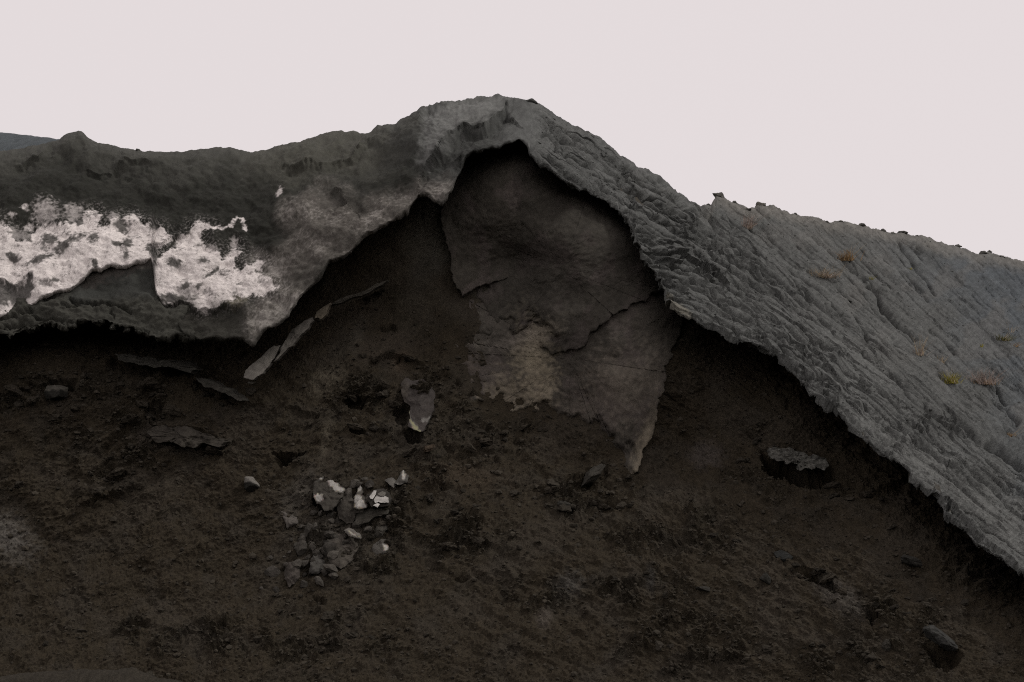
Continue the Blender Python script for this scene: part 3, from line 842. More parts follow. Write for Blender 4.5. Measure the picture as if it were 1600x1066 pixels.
    for (cx, cy, rx, ry, rot, c, s) in [(510, 592, 38, 24, -30, (0.105, 0.088, 0.066), .8), (15, 842, 52, 40, 35, (0.16, 0.145, 0.13), .7), (505, 705, 9, 45, 12, (0.105, 0.088, 0.066), .7),
                                        (470, 770, 24, 60, 30, (0.10, 0.088, 0.076), .6), (525, 825, 75, 80, 20, (0.085, 0.074, 0.062), .7), (640, 660, 40, 50, 10, (0.075, 0.064, 0.053), .5), (600, 545, 60, 30, 0, (0.085, 0.068, 0.054), .5), (625, 566, 16, 20, 40, (0.11, 0.082, 0.058), .7),
                                        (890, 915, 26, 24, 0, (0.10, 0.093, 0.085), .6), (850, 966, 12, 14, 0, (0.12, 0.10, 0.085), .6), (1310, 930, 50, 22, 35, (0.105, 0.093, 0.082), .6),
                                        (1105, 710, 30, 22, 0, (0.095, 0.08, 0.073), .6), (270, 690, 60, 18, 10, (0.095, 0.080, 0.068), .6), (560, 520, 14, 40, 15, (0.095, 0.083, 0.068), .5),
                                        (725, 745, 60, 26, 0, (0.072, 0.054, 0.038), .6), (1120, 560, 30, 90, 0, (0.078, 0.064, 0.050), .4), (1015, 905, 10, 25, 0, (0.10, 0.093, 0.085), .5)]:
        e = ell(PX, PY, cx, cy, rx, ry, rot)
        col = mixc(col, np.array(c) * 0.85, s * sstep(1.3, 0.2, e + n1 * 0.35 + n3 * 0.3))
    col *= (1 + 0.22 * n3 + 0.10 * n2)[..., None]
    # carry on to the ground behind the crust
    back = P[-1:].copy(); back[..., 1] += 2.5; back[..., 2] += 0.2
    P2 = np.concatenate([P, back], 0); col2 = np.concatenate([col, col[-1:]], 0)
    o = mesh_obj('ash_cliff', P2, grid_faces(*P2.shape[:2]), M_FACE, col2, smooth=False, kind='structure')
    return o, cols, top, bot, rows, P


CLIFF, fcols, ftop, fbot, frows, FP = build_face()


def face_at(px, py):
    """world point of the finished face seen at (px, py)"""
    c = int(np.clip(round((px - fcols[0]) / (fcols[1] - fcols[0])), 0, len(fcols) - 1))
    r = int(np.clip(round((py - fbot) / (ftop[c] - fbot) * (frows - 1)), 0, frows - 1))
    return FP[r, c]


def sheet_at(P, cols, e, s, px, py):
    c = int(np.clip(round((px - cols[0]) / (cols[1] - cols[0])), 0, len(cols) - 1))
    v = np.clip((py - e[c]) / (s[c] - e[c]), 0, 1)
    r = int(round(v ** (1 / 0.92) * (P.shape[0] - 1)))
    return P[r, c]


def slope_at(px, py):
    return sheet_at(Pr, cr, er, sr, px, py)


# ------------------------------------------------------------------ broken plates
def resample(poly, step, jit, seed):
    P = np.array(poly, float)
    Q = np.roll(P, -1, 0)
    out = []
    for a, b in zip(P, Q):
        n = max(1, int(round(np.hypot(*(b - a)) / step)))
        for i in range(n):
            out.append(a + (b - a) * i / n)
    out = np.array(out)
    t = np.arange(len(out))
    s1 = fbm(out[:, 0] / 28 + seed, out[:, 1] / 28, 5, 401, 0.62) * jit
    s2 = fbm(out[:, 0] / 28, out[:, 1] / 28 + seed, 5, 403, 0.62) * jit
    return out + np.stack([s1, s2], 1)


def plate(name, poly, off, tilt=(0, 0), thick=0.2, bulge=0.03, center=None, rings=10, step=2.5, jit=2.5, rough=1.0, col=(0.07, 0.062, 0.053), colfn=None,
          base=face_base, mat=None, parent=None, seed=1, drop=0.55, edge=12.0, facet=0.0, tone=0.68, bury=None, **props):
    """a broken slab: traced outline, its own thickness, lying 'off' metres proud of the surface behind it"""
    O = resample(poly, step, jit, seed)
    C = np.array(center if center else O.mean(0), float)
    ks = np.concatenate([[1.0, 0.992, 0.975], np.linspace(0.95, 0.02, rings)])
    px = C[0] + (O[None, :, 0] - C[0]) * ks[:, None]
    py = C[1] + (O[None, :, 1] - C[1]) * ks[:, None]
    n = len(O)
    y0 = base(px, py)
    dd = np.maximum(seg_dist(px, py, O), 0)
    prof = bulge * (1 - np.exp(-dd / edge))
    if facet:
        rr = np.random.default_rng(seed)
        size = np.abs(O - C).max()
        fq = np.zeros_like(px)
        for _ in range(3):
            an = rr.uniform(0, 6.28)
            fq = np.maximum(fq, ((px - C[0]) * math.cos(an) + (py - C[1]) * math.sin(an)) / size * rr.uniform(0.5, 1.0) + rr.uniform(-0.3, 0.1))
        prof = prof - facet * fq
    y = y0 - off - tilt[0] * (px - C[0]) / 100 - tilt[1] * (py - C[1]) / 100 - prof
    if bury is not None:
        bl, bw, bd = bury
        y = y + bd * sstep(bw, 0, seg_dist(px, py, bl, False) + fbm(px / 26, py / 26, 4, 421) * bw * 0.8)
    sc = y / F
    y = y - (fbm(px / 40, py / 40, 3, 411 + seed) * 3.2 + fbm(px / 11, py / 9, 3, 413 + seed) * 1.6 + fbm(px / 4, py / 4, 2, 415) * 0.5) * rough * sc
    y[0] += 0.012; y[1] += 0.003
    V = W(px, py, y)
    rim = V[0].copy()
    mid = rim.copy(); mid[:, 1] += thick * 0.5; mid[:, 0] += rng.normal(0, 0.004, n); mid[:, 2] += 0.01 * np.ones(n)
    bk = rim.copy(); bk[:, 1] += thick; bk[:, 2] += thick * drop * 0.25
    V = np.concatenate([bk[None], mid[None], V], 0)
    nr = V.shape[0]
    idx = np.arange(nr * n).reshape(nr, n)
    nxt = np.roll(idx, -1, 1)
    faces = np.stack([idx[:-1], nxt[:-1], nxt[1:], idx[1:]], -1).reshape(-1, 4)
    vc = V[-1].mean(0)
    verts = np.concatenate([V.reshape(-1, 3), vc[None]], 0)
    tri = np.stack([idx[-1], nxt[-1], np.full(n, nr * n)], -1)
    PXa = np.concatenate([px[:1], px[:1], px], 0); PYa = np.concatenate([py[:1], py[:1], py], 0)
    c = np.zeros(PXa.shape + (3,)) + np.array(col)
    if colfn is not None:
        c = colfn(PXa, PYa, c)
    c = np.where(c > 0.25, c, c * tone)
    c *= (1 + 0.25 * fbm(PXa / 8, PYa / 7, 3, 417 + seed) + 0.15 * fbm(PXa / 40, PYa / 40, 2, 419 + seed))[..., None]
    c = np.concatenate([c.reshape(-1, 3), c[-1].mean(0)[None]], 0)
    return mesh_obj(name, verts, [faces, tri], mat or M_SLAB, np.clip(c, 0.005, 0.9), parent=parent, **props)


def slab_colour(PX, PY, c):
    n1 = fbm(PX / 45, PY / 60, 4, 431); n2 = fbm(PX / 8, PY / 8, 4, 433)
    c = mixc(c, (0.085, 0.070, 0.064), sstep(0.0, 0.5, n1) * 0.7)
    c = mixc(c, (0.058, 0.051, 0.043), sstep(0.1, 0.6, -n1) * 0.7)
    for (cx, cy, rx, ry, rot, col_, s) in [(833, 562, 30, 66, -14, (0.225, 0.190, 0.140), .95), (842, 616, 26, 42, -10, (0.205, 0.172, 0.130), .9), (786, 618, 36, 42, -30, (0.205, 0.172, 0.132), .9),
                                           (1010, 690, 15, 66, 16, (0.185, 0.155, 0.118), .95), (842, 524, 40, 20, -30, (0.22, 0.187, 0.148), .8), (748, 541, 22, 9, 30, (0.15, 0.135, 0.115), .7),
                                           (800, 530, 36, 13, -20, (0.20, 0.172, 0.152), .75), (960, 620, 60, 50, 0, (0.100, 0.080, 0.068), .6), (770, 510, 44, 34, 0, (0.092, 0.082, 0.070), .6),
                                           (730, 580, 22, 46, 0, (0.098, 0.078, 0.064), .6), (985, 600, 60, 60, 30, (0.135, 0.115, 0.095), .7), (880, 490, 36, 28, 0, (0.095, 0.085, 0.072), .5),  # right-hand patch brightened to offset shadow from the overhang
                                           (900, 640, 40, 22, 10, (0.12, 0.10, 0.085), .5), (700, 470, 16, 60, 0, (0.085, 0.073, 0.060), .5), (820, 440, 60, 40, 0, (0.080, 0.072, 0.062), .5)]:
        e = ell(PX, PY, cx, cy, rx, ry, rot)
        c = mixc(c, col_, 0.92 * s * sstep(1.45, 0.1, e + n2 * 0.6 + n1 * 0.3))
    return c


plate('slab', SLAB_C, 0.05, tilt=(0.05, 0.02), thick=0.5, bulge=0.04, center=(890, 560), rings=85, step=3, jit=6, col=(0.062, 0.054, 0.046), colfn=slab_colour, parent=CLIFF, seed=3, rough=0.8, edge=25, tone=0.98, bury=(SLAB_C[1:16], 28, 0.14))
plate('slab', SLAB_B, 0.12, tilt=(0.10, 0.03), thick=0.45, bulge=0.03, center=(880, 420), rings=85, step=3, jit=6, col=(0.060, 0.053, 0.045), colfn=slab_colour, parent=CLIFF, seed=5, rough=0.8, edge=20, tone=0.80, bury=(SLAB_B[1:9], 36, 0.18))
plate('slab', SLAB_A, 0.10, tilt=(-0.16, 0.05), thick=0.4, bulge=0.02, center=(770, 360), rings=60, step=3, jit=4, col=(0.056, 0.049, 0.041), colfn=slab_colour, parent=CLIFF, seed=7, rough=0.8, edge=20, tone=1.0)

# ------------------------------------------------------------------ far mound and foreground heap
def strip_hill(name, crest, depth, fall, back, mat, colr, rows=40, step=3.0, amp=4.0, seed=1, base_drop=(1.2, 0.9)):
    """a low hill: crest line traced at its own distance, front falling towards the viewer, back falling away"""
    cols = np.arange(crest[0][0], crest[-1][0] + 1, step)
    c = interp_line(crest, cols) + fbm(cols / 9, cols * 0 + seed, 3, 501 + seed) * 0.8
    C = W(cols, c, np.full(cols.shape, depth) if np.isscalar(depth) else interp_line(depth, cols))
    rowsP = []
    for t in np.linspace(-1, 1, rows):
        r = C.copy()
        if t < 0:
            r[:, 1] += t * fall[0]; r[:, 2] += -(abs(t) ** 1.15) * fall[1]
        else:
            r[:, 1] += t * back[0]; r[:, 2] += -(t ** 1.3) * back[1]
        rowsP.append(r)
    P = np.stack(rowsP)
    N_ = grid_normals(P)
    x, z = P[..., 0], P[..., 1]
    k = depth if np.isscalar(depth) else depth[0][1]
    px = x / k * F
    d = fbm(px / 30, z * 60 / k * 10, 4, 503 + seed) * amp + fbm(px / 7, z / k * 270, 3, 505 + seed) * amp * 0.35
    d *= np.minimum(1, np.abs(np.linspace(-1, 1, rows))[:, None] * 4 + 0.15)
    P = P + N_ * (d * k / F)[..., None]
    n = fbm(px / 8, z * 14, 3, 507 + seed)
    col = np.array(colr) * (1 + 0.25 * n)[..., None]
    return mesh_obj(name, P, grid_faces(*P.shape[:2]), mat, col, kind='structure')


strip_hill('far_hill', [(-520, 232), (-300, 214), (-100, 203), (0, 206), (17, 208), (44, 211), (67, 214), (89, 216), (140, 226), (240, 262), (320, 290)], 38.0, (8, 4.5), (10, 5), M_SLOPE,
           (0.075, 0.083, 0.090), seed=3, amp=5, step=2)
strip_hill('ash_heap', [(-260, 1075), (-120, 1062), (0, 1058), (30, 1053), (60, 1050), (120, 1047), (180, 1046), (204, 1043), (215, 1048), (235, 1058), (270, 1064), (330, 1082), (420, 1120)],
           13.6, (4.5, 2.4), (2.5, 1.2), M_FACE, (0.037, 0.031, 0.024), seed=5, amp=13.0, step=1.6, rows=130)

# the flat ground in front and all round
gx = np.concatenate([[-1200, -400, -150], np.linspace(-60, 60, 81), [150, 400, 1200]])
gy = np.concatenate([[-1200, -400, -120, -50], np.linspace(-30, 20, 61), [60, 200, 1200]])
GXX, GYY = np.meshgrid(gx, gy)
GZ = -0.42 + fbm(GXX / 5, GYY / 5, 4, 521) * 0.10 * (np.abs(GXX) < 61)
mesh_obj('ground', np.stack([GXX, GYY, GZ], -1), grid_faces(*GXX.shape), M_FACE, np.zeros(GXX.shape + (3,)) + np.array([0.036, 0.031, 0.025]), kind='structure')

# ------------------------------------------------------------------ loose stones
_ico = {}


def ico(sub):
    if sub not in _ico:
        import bmesh
        bm = bmesh.new()
        bmesh.ops.create_icosphere(bm, subdivisions=sub, radius=1.0)
        bm.verts.ensure_lookup_table()
        v = np.array([x.co[:] for x in bm.verts]); f = np.array([[q.index for q in x.verts] for x in bm.faces])
        bm.free()
        _ico[sub] = (v, f)
    return _ico[sub]


def rock_shape(seed, sub=3, cuts=9, rough=0.10):
    """a broken stone: a ball cut by random planes, then roughened"""
    r = np.random.default_rng(seed)
    v, f = ico(sub)
    v = v.copy()
    for _ in range(cuts):
        n = r.normal(size=3); n /= np.linalg.norm(n)
        h = r.uniform(0.45, 0.8)
        dd = v @ n - h
        v = v - np.where(dd > 0, dd, 0)[:, None] * n * 0.96
    s = seed * 3.1
    q = fbm(v[:, 0] * 1.8 + s, v[:, 1] * 1.8 + v[:, 2] * 1.1, 3, 601) + fbm(v[:, 2] * 2.1 - s, v[:, 0] * 1.3 - v[:, 1] * 1.9, 3, 603)
    q2 = fbm(v[:, 0] * 6 + s, v[:, 1] * 6 + v[:, 2] * 4, 3, 605)
    v = v * (1 + rough * q + rough * 0.45 * q2)[:, None]
    return v, f


def rot_xyz(v, rx, ry, rz):
    M = Matrix.Rotation(rz, 3, 'Z') @ Matrix.Rotation(ry, 3, 'Y') @ Matrix.Rotation(rx, 3, 'X')
    return v @ np.array(M).T


def stone(name, at, w, h, dpt, roll=0, seed=1, col=(0.07, 0.06, 0.05), top=None, sub=4, cuts=9, rough=0.14, sink=0.25, smooth=False, **props):
    """at: world point of the surface; w, h, dpt in photograph pixels at that distance; roll tilts it in the view"""
    k = at[1] / F
    v, f = rock_shape(seed, sub, cuts, rough)
    v = v / np.abs(v).max(0)
    v = v * np.array([w / 2, dpt / 2, h / 2]) * k
    v = rot_xyz(v, 0.0, math.radians(roll), 0)
    n1 = fbm(v[:, 0] / k / 9 + seed, v[:, 2] / k / 7 + v[:, 1] / k / 9, 3, 611)
    c = np.zeros((len(v), 3)) + np.array(col) * (0.68 if name != 'stone' or at[1] < 23 else 1)
    if top is not None:
        hh = (v[:, 2] - v[:, 2].min()) / np.ptp(v[:, 2])
        c = mixc(c, top, sstep(0.5, 0.62, hh + n1 * 0.16))  # upper part painted paler, as if lit from above
    c *= (1 + 0.28 * n1)[:, None]
    o = mesh_obj(name, v, f, M_STONE, np.clip(c, 0.01, 0.9), smooth=smooth, **props)
    o.location = (float(at[0]), float(at[1] - dpt / 2 * k * (1 - 2 * sink)), float(at[2]))
    return o


def fstone(px, py, w, h, label, dpt=None, cat='stone', name='stone', **kw):
    return stone(name, face_at(px, py), w, h, dpt or (w + h) / 2, label=label, category=cat, **kw)


fstone(395, 757, 30, 24, 'blocky stone with painted lit top and shaded front below the brown cliff face', roll=32, seed=12, top=(0.17, 0.155, 0.14), col=(0.030, 0.028, 0.024), cuts=14, rough=0.04, dpt=26)  # pale top and dark front put light and shade into the colour
fstone(1468, 998, 62, 28, 'largest grey boulder jutting over a black hollow near the bottom corner', roll=28, seed=14, col=(0.062, 0.060, 0.056), cuts=12, rough=0.09, dpt=46, name='boulder', cat='boulder')
fstone(1224, 866, 36, 18, 'smooth dark oblong stone bedded in the slope above a smaller dark one', roll=32, seed=15, col=(0.040, 0.040, 0.038), rough=0.05, cuts=7)
fstone(1195, 905, 24, 15, 'small dark pointed stone just below the smooth dark oblong stone', roll=44, seed=16, col=(0.045, 0.042, 0.036), rough=0.05)
fstone(1423, 880, 38, 20, 'rounded dark stone half sunk in ash under the gravel slope', roll=16, seed=17, col=(0.044, 0.041, 0.036), rough=0.12)
fstone(94, 614, 44, 26, 'dark flat-topped block in the recess under the left ledge', roll=-6, seed=18, col=(0.030, 0.028, 0.024), top=(0.075, 0.068, 0.058), cuts=14, rough=0.05)
fstone(668, 704, 24, 13, 'small reddish brown lump beside the pale purple slab', roll=-20, seed=19, col=(0.085, 0.062, 0.044), rough=0.12)
fstone(883, 790, 26, 15, 'rounded dark lump lying below the pointed end of the great slab', roll=18, seed=20, col=(0.058, 0.053, 0.046), rough=0.08)
fstone(926, 744, 54, 24, 'dark slanting rock left of the pointed tip of the great slab', roll=-38, seed=21, col=(0.066, 0.059, 0.050), rough=0.14, cuts=12)
fstone(683, 756, 10, 7, 'tiny orange brown pebble right of the white broken plates', seed=22, col=(0.16, 0.105, 0.055), cuts=6)
fstone(1098, 921, 26, 9, 'thin dark sliver of stone lying flat in mid slope', roll=8, seed=23, col=(0.055, 0.050, 0.043), rough=0.08)
fstone(392, 597, 16, 6, 'little pale pebble beneath the leaning grey slab', roll=-6, seed=24, col=(0.15, 0.135, 0.115), cuts=6)
fstone(1384, 1010, 18, 24, 'upright knobbly lump left of the largest grey boulder', seed=25, col=(0.060, 0.053, 0.044), rough=0.16)

# ------------------------------------------------------------------ broken slabs and plates lying on the face
def thing_plate(name, poly, label, cat, off, **kw):
    return plate(name, poly, off, label=label, category=cat, **kw)


def flecks(PX, PY, c):
    n2 = fbm(PX / 6, PY / 6, 4, 621); n1 = fbm(PX / 18, PY / 18, 3, 623)
    e = seg_dist(PX, PY, [(632, 640), (640, 655), (648, 668), (655, 674)], False)
    c = mixc(c, (0.33, 0.31, 0.29), sstep(5, 1.5, e + n2 * 4) * 0.8)
    c = mixc(c, (0.30, 0.28, 0.26), sstep(1.2, 0.5, ell(PX, PY, 667, 656, 7, 5, 0) + n2) * 0.7)
    c = mixc(c, (0.095, 0.080, 0.066), sstep(1.2, 0.4, ell(PX, PY, 632, 612, 10, 22, 0) + n1 * 0.4) * 0.7)
    return c


thing_plate('rock_slab', [(626, 600), (634, 590), (648, 594), (662, 592), (675, 604), (679, 620), (676, 640), (670, 660), (662, 672), (656, 676), (646, 671), (638, 666), (640, 650), (640, 634), (632, 628), (627, 616)],
            'pale purplish slab with white flecked rim hanging over a dark hole', 'rock slab', 0.10, tilt=(0, 0.2), thick=0.3, bulge=0.04, rings=22, col=(0.085, 0.072, 0.067), colfn=flecks, seed=31)


def grit(PX, PY, c):
    n = fbm(PX / 4, PY / 4, 3, 631)
    c = mixc(c, (0.26, 0.25, 0.23), sstep(0.45, 0.8, n) * 0.8)
    return mixc(c, (0.03, 0.028, 0.025), sstep(0.35, 0.7, -n) * 0.7)


thing_plate('rock_slab', [(1197, 708), (1203, 700), (1209, 697), (1216, 699), (1222, 695), (1229, 701), (1238, 701), (1243, 706), (1252, 705), (1262, 711), (1271, 710), (1279, 717), (1287, 718), (1294, 726), (1288, 732), (1279, 731), (1270, 737), (1262, 735), (1252, 737),
             (1244, 731), (1238, 727), (1231, 727), (1226, 721), (1214, 721), (1206, 716)],
            'rough grey slab jutting out above a black hollow under the gravel slope', 'rock slab', 0.30, tilt=(0, 0.9), thick=0.13, bulge=0.02, rings=22, step=1.5, jit=5, col=(0.135, 0.128, 0.115), colfn=grit, seed=33, rough=5.0)
thing_plate('rock_slab', [(380, 591), (384, 577), (398, 565), (416, 550), (428, 541), (438, 540), (434, 551), (426, 562), (420, 575), (408, 586), (394, 594)],
            'short lower piece of the pale grey slab leaning below the crust tip', 'rock slab', 0.95, tilt=(0.1, 0.3), thick=0.2, bulge=0.06, rings=12, step=2, jit=2, col=(0.185, 0.165, 0.148), seed=35)
thing_plate('rock_slab', [(428, 566), (436, 552), (440, 541), (450, 526), (464, 509), (476, 500), (488, 496), (490, 500), (484, 510), (472, 523), (456, 538), (442, 552), (434, 562)],
            'long narrow pale grey slab leaning along the dark gap', 'rock slab', 0.95, tilt=(0.1, 0.3), thick=0.2, bulge=0.05, rings=12, step=2, jit=2, col=(0.165, 0.147, 0.130), seed=36)
thing_plate('rock_slab', [(491, 498), (494, 488), (504, 480), (516, 474), (512, 484), (508, 492), (500, 500), (496, 496)],
            'small knob of tan rock at the upper end of the narrow slab', 'rock slab', 0.9, tilt=(0, 0.3), thick=0.2, bulge=0.05, rings=8, step=2, jit=1.5, col=(0.15, 0.125, 0.095), seed=37)
thing_plate('rock_slab', [(514, 477), (530, 467), (546, 462), (560, 459), (574, 452), (590, 443), (606, 437), (596, 446), (580, 455), (566, 462), (550, 465), (532, 473)],
            'thin edge of dark crust running up into the shadow', 'rock slab', 0.6, tilt=(0, 0.3), thick=0.25, bulge=0.02, center=(555, 462), rings=6, step=2, jit=1.0, col=(0.085, 0.075, 0.062), seed=38)
thing_plate('rock_slab', [(176, 552), (192, 551), (212, 559), (236, 560), (262, 565), (290, 566), (312, 575), (300, 580), (276, 574), (250, 574), (228, 574), (206, 567), (188, 562)],
            'long thin ragged grey ledge under the left crust', 'rock slab', 0.45, tilt=(0, 0.5), thick=0.4, bulge=0.03, center=(245, 567), rings=10, step=2, jit=4, col=(0.070, 0.065, 0.056), seed=39, rough=2.5)
thing_plate('rock_slab', [(303, 592), (320, 591), (338, 598), (356, 606), (370, 618), (384, 626), (372, 626), (356, 618), (338, 609), (318, 603)],
            'smaller tilted grey ledge below the crust tip', 'rock slab', 0.40, tilt=(0, 0.5), thick=0.35, bulge=0.03, center=(342, 606), rings=8, step=2, jit=3, col=(0.082, 0.075, 0.064), seed=40, rough=2.0)
thing_plate('rock_slab', [(228, 676), (242, 668), (262, 666), (286, 668), (308, 676), (330, 684), (352, 692), (340, 696), (318, 694), (300, 698), (270, 694), (244, 690)],
            'broad crumbling slab of brown ash in the left face', 'rock slab', 0.22, tilt=(0, 0.4), thick=0.3, bulge=0.04, center=(285, 682), rings=12, step=2, jit=5, col=(0.070, 0.060, 0.050), seed=41, rough=3.0)


def white_top(*spots):
    def fn(PX, PY, c):
        n = fbm(PX / 5, PY / 5, 4, 641)
        for poly in spots:
            sd = seg_dist(PX, PY, poly)
            c = mixc(c, (0.33, 0.305, 0.285), sstep(-1.2, 1.4, sd + n * 2.2))
        return c
    return fn


BR = 'white crusted plates broken off the face'
thing_plate('broken_plate', [(489, 756), (497, 744), (506, 739), (516, 743), (522, 752), (532, 760), (540, 766), (534, 776), (528, 786), (520, 798), (508, 800), (496, 790), (488, 778)],
            'brown block with a curved white crust along its upper edge', 'broken rock', 0.13, tilt=(0, 0.3), thick=0.25, facet=0.16, bulge=0.03, rings=16, step=1.6, jit=3, col=(0.085, 0.075, 0.064),
            colfn=white_top([(497, 752), (500, 743), (511, 740), (518, 748), (528, 756), (538, 765), (534, 771), (522, 766), (514, 757), (508, 747)], [(489, 774), (496, 771), (504, 773), (505, 783), (496, 785)]), seed=43, edge=3, rough=1.6)
thing_plate('broken_plate', [(526, 800), (530, 784), (537, 772), (548, 768), (554, 776), (556, 790), (554, 806), (552, 818), (540, 820), (530, 814)],
            'plain brown block between the two white crusted ones', 'broken rock', 0.13, tilt=(0, 0.2), thick=0.25, facet=0.16, bulge=0.03, rings=12, step=1.6, jit=3, col=(0.075, 0.065, 0.055), seed=44, edge=3, rough=1.6)
thing_plate('broken_plate', [(552, 776), (558, 765), (563, 756), (566, 764), (564, 774), (570, 784), (574, 792), (566, 795), (553, 794)],
            'bright white splinter standing between two brown blocks', 'broken rock', 0.19, tilt=(0, 0.1), thick=0.2, facet=0.16, bulge=0.03, rings=10, step=1.5, jit=3, col=(0.12, 0.105, 0.09),
            colfn=white_top([(554, 776), (559, 771), (566, 778), (573, 789), (571, 794), (553, 793)], [(560, 764), (563, 757), (565, 765), (560, 771)]), seed=45, edge=3, rough=1.6)
thing_plate('broken_plate', [(554, 798), (572, 797), (592, 795), (610, 792), (604, 802), (584, 810), (572, 818), (556, 822)],
            'grey brown block below the cracked white plate', 'broken rock', 0.11, tilt=(0, 0.2), thick=0.25, facet=0.16, bulge=0.03, rings=10, step=1.6, jit=3, col=(0.075, 0.067, 0.056), seed=46, edge=3, rough=1.6)
cp_ = thing_plate('cracked_plate', [(575, 784), (576, 773), (584, 766), (598, 765), (608, 770), (611, 781), (608, 790), (596, 792), (580, 794)],
                  'small plate with bright white crust cracked into four pieces', 'broken rock', 0.22, tilt=(0, 0.3), thick=0.2, bulge=0.04, rings=10, step=1.5, jit=1, col=(0.060, 0.052, 0.045), seed=47, edge=5)
for i, pl in enumerate([[(577, 776), (584, 768), (588, 768), (587, 773), (582, 780), (578, 779)], [(584, 781), (589, 774), (595, 777), (600, 776), (606, 779), (607, 786), (596, 786), (590, 784), (586, 787)],
                        [(583, 790), (589, 786), (593, 788), (590, 793)], [(590, 772), (597, 768), (603, 770), (601, 775), (594, 775)]]):
    plate('crust_piece', pl, 0.31, tilt=(0, 0.3), thick=0.05, bulge=0.012, rings=5, step=1.2, jit=0.8, col=(0.40, 0.37, 0.35) if i < 3 else (0.20, 0.18, 0.16), parent=cp_, seed=48 + i, edge=2)
thing_plate('broken_plate', [(600, 750), (607, 746), (615, 746), (619, 756), (615, 761), (607, 757)], 'dull grey chip above the cracked white plate', 'broken rock', 0.11, thick=0.15, facet=0.16, bulge=0.03, rings=8, step=1.5, jit=3, col=(0.17, 0.155, 0.14), seed=52, edge=3, rough=1.6)
thing_plate('broken_plate', [(617, 758), (622, 746), (625, 735), (632, 733), (637, 745), (634, 754), (626, 760)], 'pale pointed chip at the upper right of the broken plates', 'broken rock', 0.11, thick=0.15, facet=0.16, bulge=0.03, rings=8, step=1.5, jit=3,
            col=(0.11, 0.10, 0.09), colfn=white_top([(626, 744), (630, 736), (635, 746), (630, 752)], [(616, 758), (622, 756), (630, 758), (620, 761)]), seed=53, edge=3, rough=1.6)
thing_plate('broken_plate', [(435, 800), (444, 797), (454, 802), (463, 807), (464, 816), (456, 822), (451, 828), (445, 817)], 'flat pale plate lying left of the broken blocks', 'broken rock', 0.07, thick=0.12, facet=0.16, bulge=0.03, rings=10, step=1.6, jit=3, col=(0.135, 0.118, 0.105), seed=54, edge=3, rough=1.6)
thing_plate('broken_plate', [(512, 845), (518, 830), (524, 824), (534, 834), (546, 834), (558, 842), (562, 856), (556, 870), (548, 882), (532, 888), (516, 882), (511, 864)], 'broad smooth faced brown rock below the broken plates', 'broken rock', 0.07, tilt=(0, 0.2), thick=0.25, facet=0.16, bulge=0.03,
            rings=14, step=1.8, jit=3, col=(0.098, 0.084, 0.071), seed=55, edge=3, rough=1.6)
thing_plate('broken_plate', [(540, 830), (548, 826), (560, 834), (564, 842), (556, 842), (548, 838)], 'whitish chip resting on top of the broad brown rock', 'broken rock', 0.23, thick=0.1, facet=0.16, bulge=0.03, rings=7, step=1.5, jit=3, col=(0.20, 0.18, 0.16), colfn=white_top([(544, 829), (556, 835), (560, 840), (550, 836)]), seed=56, edge=3, rough=1.6)
thing_plate('broken_plate', [(582, 832), (590, 818), (600, 816), (604, 828), (596, 838), (586, 842)], 'small brown rock above the pale rock on the lower right', 'broken rock', 0.08, thick=0.2, facet=0.16, bulge=0.03, rings=9, step=1.6, jit=3, col=(0.080, 0.071, 0.060), seed=57, edge=3, rough=1.6)
thing_plate('broken_plate', [(584, 850), (594, 844), (604, 846), (609, 858), (604, 870), (592, 872), (582, 864)], 'pale rock at the lower right of the broken group', 'broken rock', 0.07, thick=0.2, facet=0.16, bulge=0.03, rings=9, step=1.6, jit=3, col=(0.10, 0.09, 0.08), colfn=white_top([(598, 850), (606, 850), (606, 862), (600, 860)]), seed=58, edge=3, rough=1.6)
thing_plate('broken_plate', [(444, 892), (450, 880), (460, 877), (470, 886), (468, 900), (460, 912), (450, 918), (445, 908)], 'rounded brown rock at the lower left end of the broken group', 'broken rock', 0.07, thick=0.2, facet=0.16, bulge=0.03, rings=9, step=1.6, jit=3, col=(0.095, 0.080, 0.070), seed=59, edge=3, rough=1.6)
thing_plate('broken_plate', [(482, 880), (490, 868), (502, 864), (512, 872), (510, 888), (498, 898), (484, 896)], 'greyish rock wedged beside the broad smooth brown one', 'broken rock', 0.07, thick=0.2, facet=0.16, bulge=0.03, rings=9, step=1.6, jit=3, col=(0.095, 0.087, 0.078), seed=60, edge=3, rough=1.6)

r_ = random.Random(23)
for i in range(92):
    t = r_.random()
    px = lerp(585, 462, t) + r_.gauss(0, 30); py = lerp(752, 905, t) + r_.gauss(0, 15)
    w = r_.uniform(6, 12 + 16 * r_.random()); h = w * r_.uniform(0.5, 1.1)
    tn = r_.uniform(0.055, 0.125)
    stone('rock_fragment', face_at(px, py), w, h, w * 0.8, roll=r_.uniform(-60, 60), seed=400 + i % 17, sub=3, cuts=13, rough=0.06, sink=0.1, col=(tn, tn * 0.88, tn * 0.76),
          label='angular brown grey fragment bedded in the broken rubble streak', category='rock fragment', group='fragments in the rubble streak')

# stones on the crest and the slope
def sky_at(px, dpy=0.0):
    return slope_at(px, float(np.interp(px, cr, sr)) + dpy)


def cstone(px, w, h, label, up=0.0, dpy=0.0, **kw):
    at = sky_at(px, dpy).copy()
    k = at[1] / F
    at[2] += up * k
    return stone('stone', at, w, h, (w + h) / 2, label=label, category='stone', **kw)


